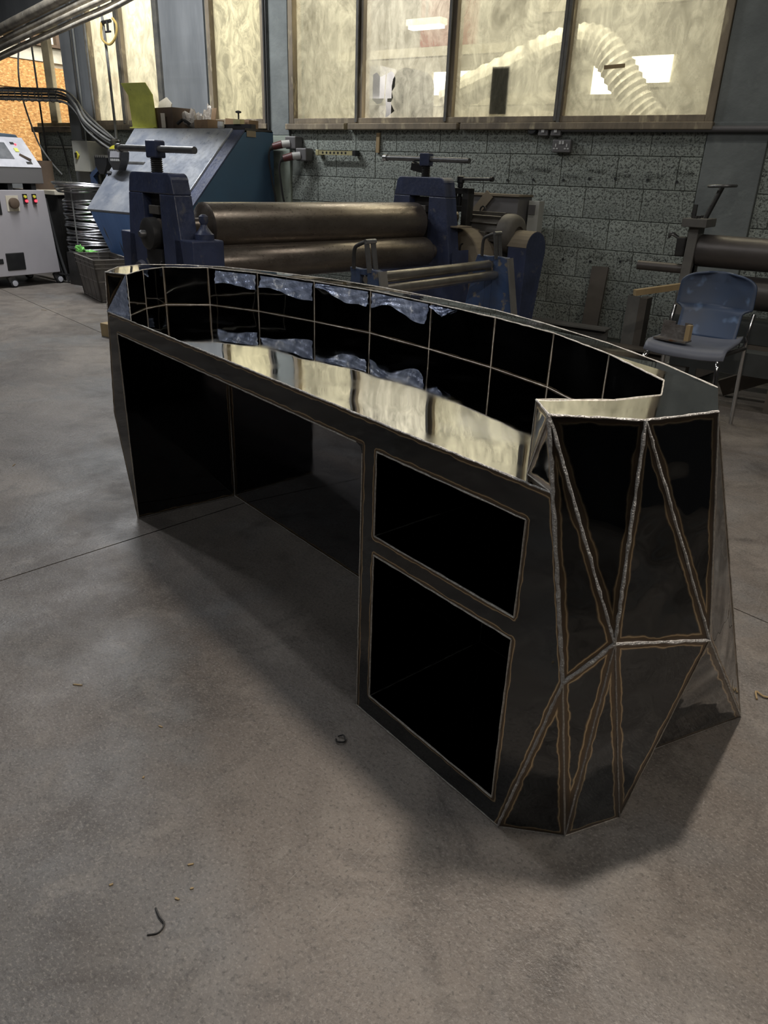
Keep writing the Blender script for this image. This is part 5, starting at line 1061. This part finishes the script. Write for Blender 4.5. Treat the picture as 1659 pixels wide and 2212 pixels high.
B(off).lathe((-7.49, 5.68, 1.18), [(0.012, 0), (0.035, 0.03), (0.035, 0.16), (0.045, 0.17), (0.045, 0.24), (0.02, 0.26)], 14).obj('filter_bowl', 'cast_dark', al, smooth=True)
B(off).tube(spline([(-8.0, 5.65, 1.70), (-7.85, 5.66, 1.48), (-7.68, 5.68, 1.36), (-7.52, 5.7, 1.37)], 6), 0.016, 8).obj('loop_hose', 'cable_grey', al, smooth=True)
tag(B().tube(spline([(-9.32, 6.085, 2.75), (-9.31, 5.9, 2.5), (-9.30, 5.8, 2.0), (-9.2, 5.85, 1.45), (-9.05, 5.9, 1.2), (-8.92, 5.95, 1.05)], 6), 0.01, 8).obj('hanging_cable', 'cable_grey', smooth=True), 'thin grey cable curving down in front of the low wall', 'cable')
tag(B().tube(spline([(-9.0, 6.02, 1.53), (-8.93, 6.03, 1.3), (-8.78, 5.98, 0.9), (-8.7, 6.0, 0.5)], 6), 0.008, 8).obj('hanging_cable', 'cable_dark', smooth=True), 'thin black cable hanging down the stained low wall', 'cable')
tag(B().cyl((-9.4, WY - 0.03, 1.36), (-8.72, WY - 0.03, 1.36), 0.012, 8).obj('conduit', 'box_grey', smooth=True), 'short pale conduit under the open frame', 'conduit')
# cables behind the white cabinet
for k in range(5):
    tag(B().tube(spline([(-7.95 + 0.05 * k, 4.93, 0.84), (-7.9 + 0.05 * k, 4.93, 0.6), (-7.85 + 0.05 * k, 4.94, 0.3), (-7.8 + 0.06 * k, 4.95, 0.016)], 6), 0.014, 8).obj('supply_cable', 'rubber', smooth=True), ['leftmost', 'second', 'middle', 'fourth', 'rightmost'][k] + ' black supply cable dropping behind the white cabinet', 'cable', 'supply cables behind the white cabinet')
tag(B((0, 0, 0)).lathe((0, 0, 0), [(0.12, 0), (0.12, 0.3)], 18).obj('brown_drum', 'cardboard_dark', smooth=True), 'dark brown drum behind the white cabinet', 'drum').location = (-8.55, 5.45, 0.9)
e = thing('workbench', 'dark cluttered bench with a pale board top behind the white cabinet', 'workbench', (-8.42, 5.5, 0))
B().box((-0.4, -0.25, 0.86), (0.36, 0.25, 0.9)).obj('bench_top', 'paper', e); B().box((-0.35, -0.2, 0), (0.33, 0.2, 0.86)).obj('bench_body', 'cast_dark', e)
tag(B((0, 0, 0)).box((-0.2, -0.15, 0), (0.2, 0.15, 0.10)).obj('timber_block', 'wood', bevel=0.004), 'small timber block on the floor past the left end of the counter', 'timber').location = (-4.78, 3.62, 0)

# ================================================================== CEILING BATTENS AND ADDED FILL LAMP (out of the frame, seen in the steel)
LL = ['short lamp hanging over the faceted end of the counter', 'long batten hanging along the counter', 'ceiling batten over the blue hopper', 'ceiling batten over the open floor', 'ceiling batten over the chair', 'ceiling batten right of the counter', 'unseen fill lamp added behind the viewer']
for (p, s, e_, c, rz) in LAMPS:
    t = thing('batten_or_fill_lamp', LL.pop(0), 'lamp', (p[0], p[1], p[2]), rz, 'fluorescent battens over the workshop')
    a, c_ = s[0] / 2, s[1] / 2
    B().box((-a - 0.03, -c_ - 0.03, 0.02), (a + 0.03, c_ + 0.03, 0.09)).obj('housing', 'cab_panel', t)
    B().box((-0.006, -0.006, 0.09), (0.006, 0.006, 4.5 - p[2])).obj('suspension_rod', 'cable_dark', t)

# ================================================================== SWARF AND SPLINTERS ON THE FLOOR
def shave(x, y, ln, rz, m_='wood'):
    b = B(); b.prism([(-ln / 2, 0), (-ln / 4, 0.002), (ln / 2, 0.0006), (ln / 3, -0.002), (-ln / 3, -0.002)], (0, 0, 0.0005), (1, 0, 0), (0, 1, 0), (0, 0, 0.002))
    o = b.obj('wood_splinter', m_); o.location = (x, y, 0.0); o.rotation_euler = (0, 0, rz); return o
for i_, (x, y, ln, rz) in enumerate(((-1.468, .829, .026, .5), (-1.181, .851, .012, .2), (-.835, .632, .012, .9), (-.799, .568, .01, .3), (-.918, .517, .008, 1.2), (-.794, .598, .007, 1.0), (-1.084, .723, .007, 2.0), (-6.25, 3.808, .07, .1), (-2.988, 1.571, .03, 2.2))):
    tag(shave(x, y, ln, rz), 'small pale wood splinter on the concrete floor', 'splinter', 'pale splinters on the floor')
tag(B().tube(spline([(0.02, 0.01, 0.004), (0.0, 0.0, 0.006), (-0.02, 0.012, 0.005), (-0.012, -0.02, 0.004)], 5), 0.0025, 6).obj('wood_curl', 'wood', smooth=True), 'pale bent wood curl on the floor right of the counter', 'shaving').location = (-0.04, 1.845, 0)
tag(B().tube(spline([(-0.025, 0.012, 0.002), (-0.005, 0.004, 0.004), (0.012, 0.0, 0.003), (0.016, -0.016, 0.002), (0.004, -0.03, 0.002)], 5), 0.0016, 6).obj('metal_swarf', 'cast_dark', smooth=True), 'dark curled metal swarf on the front floor', 'swarf').location = (-0.79, .521, 0)
for k in range(2):
    tag(B().tube(spline([(-0.012, 0.006, 0.003), (0.0, 0.012, 0.008), (0.012, 0.0, 0.004), (0.0, -0.012, 0.006), (-0.01, -0.004, 0.003)], 5), 0.0018, 6).obj('metal_swarf', 'cast_dark', smooth=True),
        ['dark swarf curl on the floor left of the shelf pedestal', 'dark swarf curl on the floor right of the counter end'][k], 'swarf').location = ((-.815, 1.067, 0), (-.331 + .1, 1.354 + .2, 0))[k]
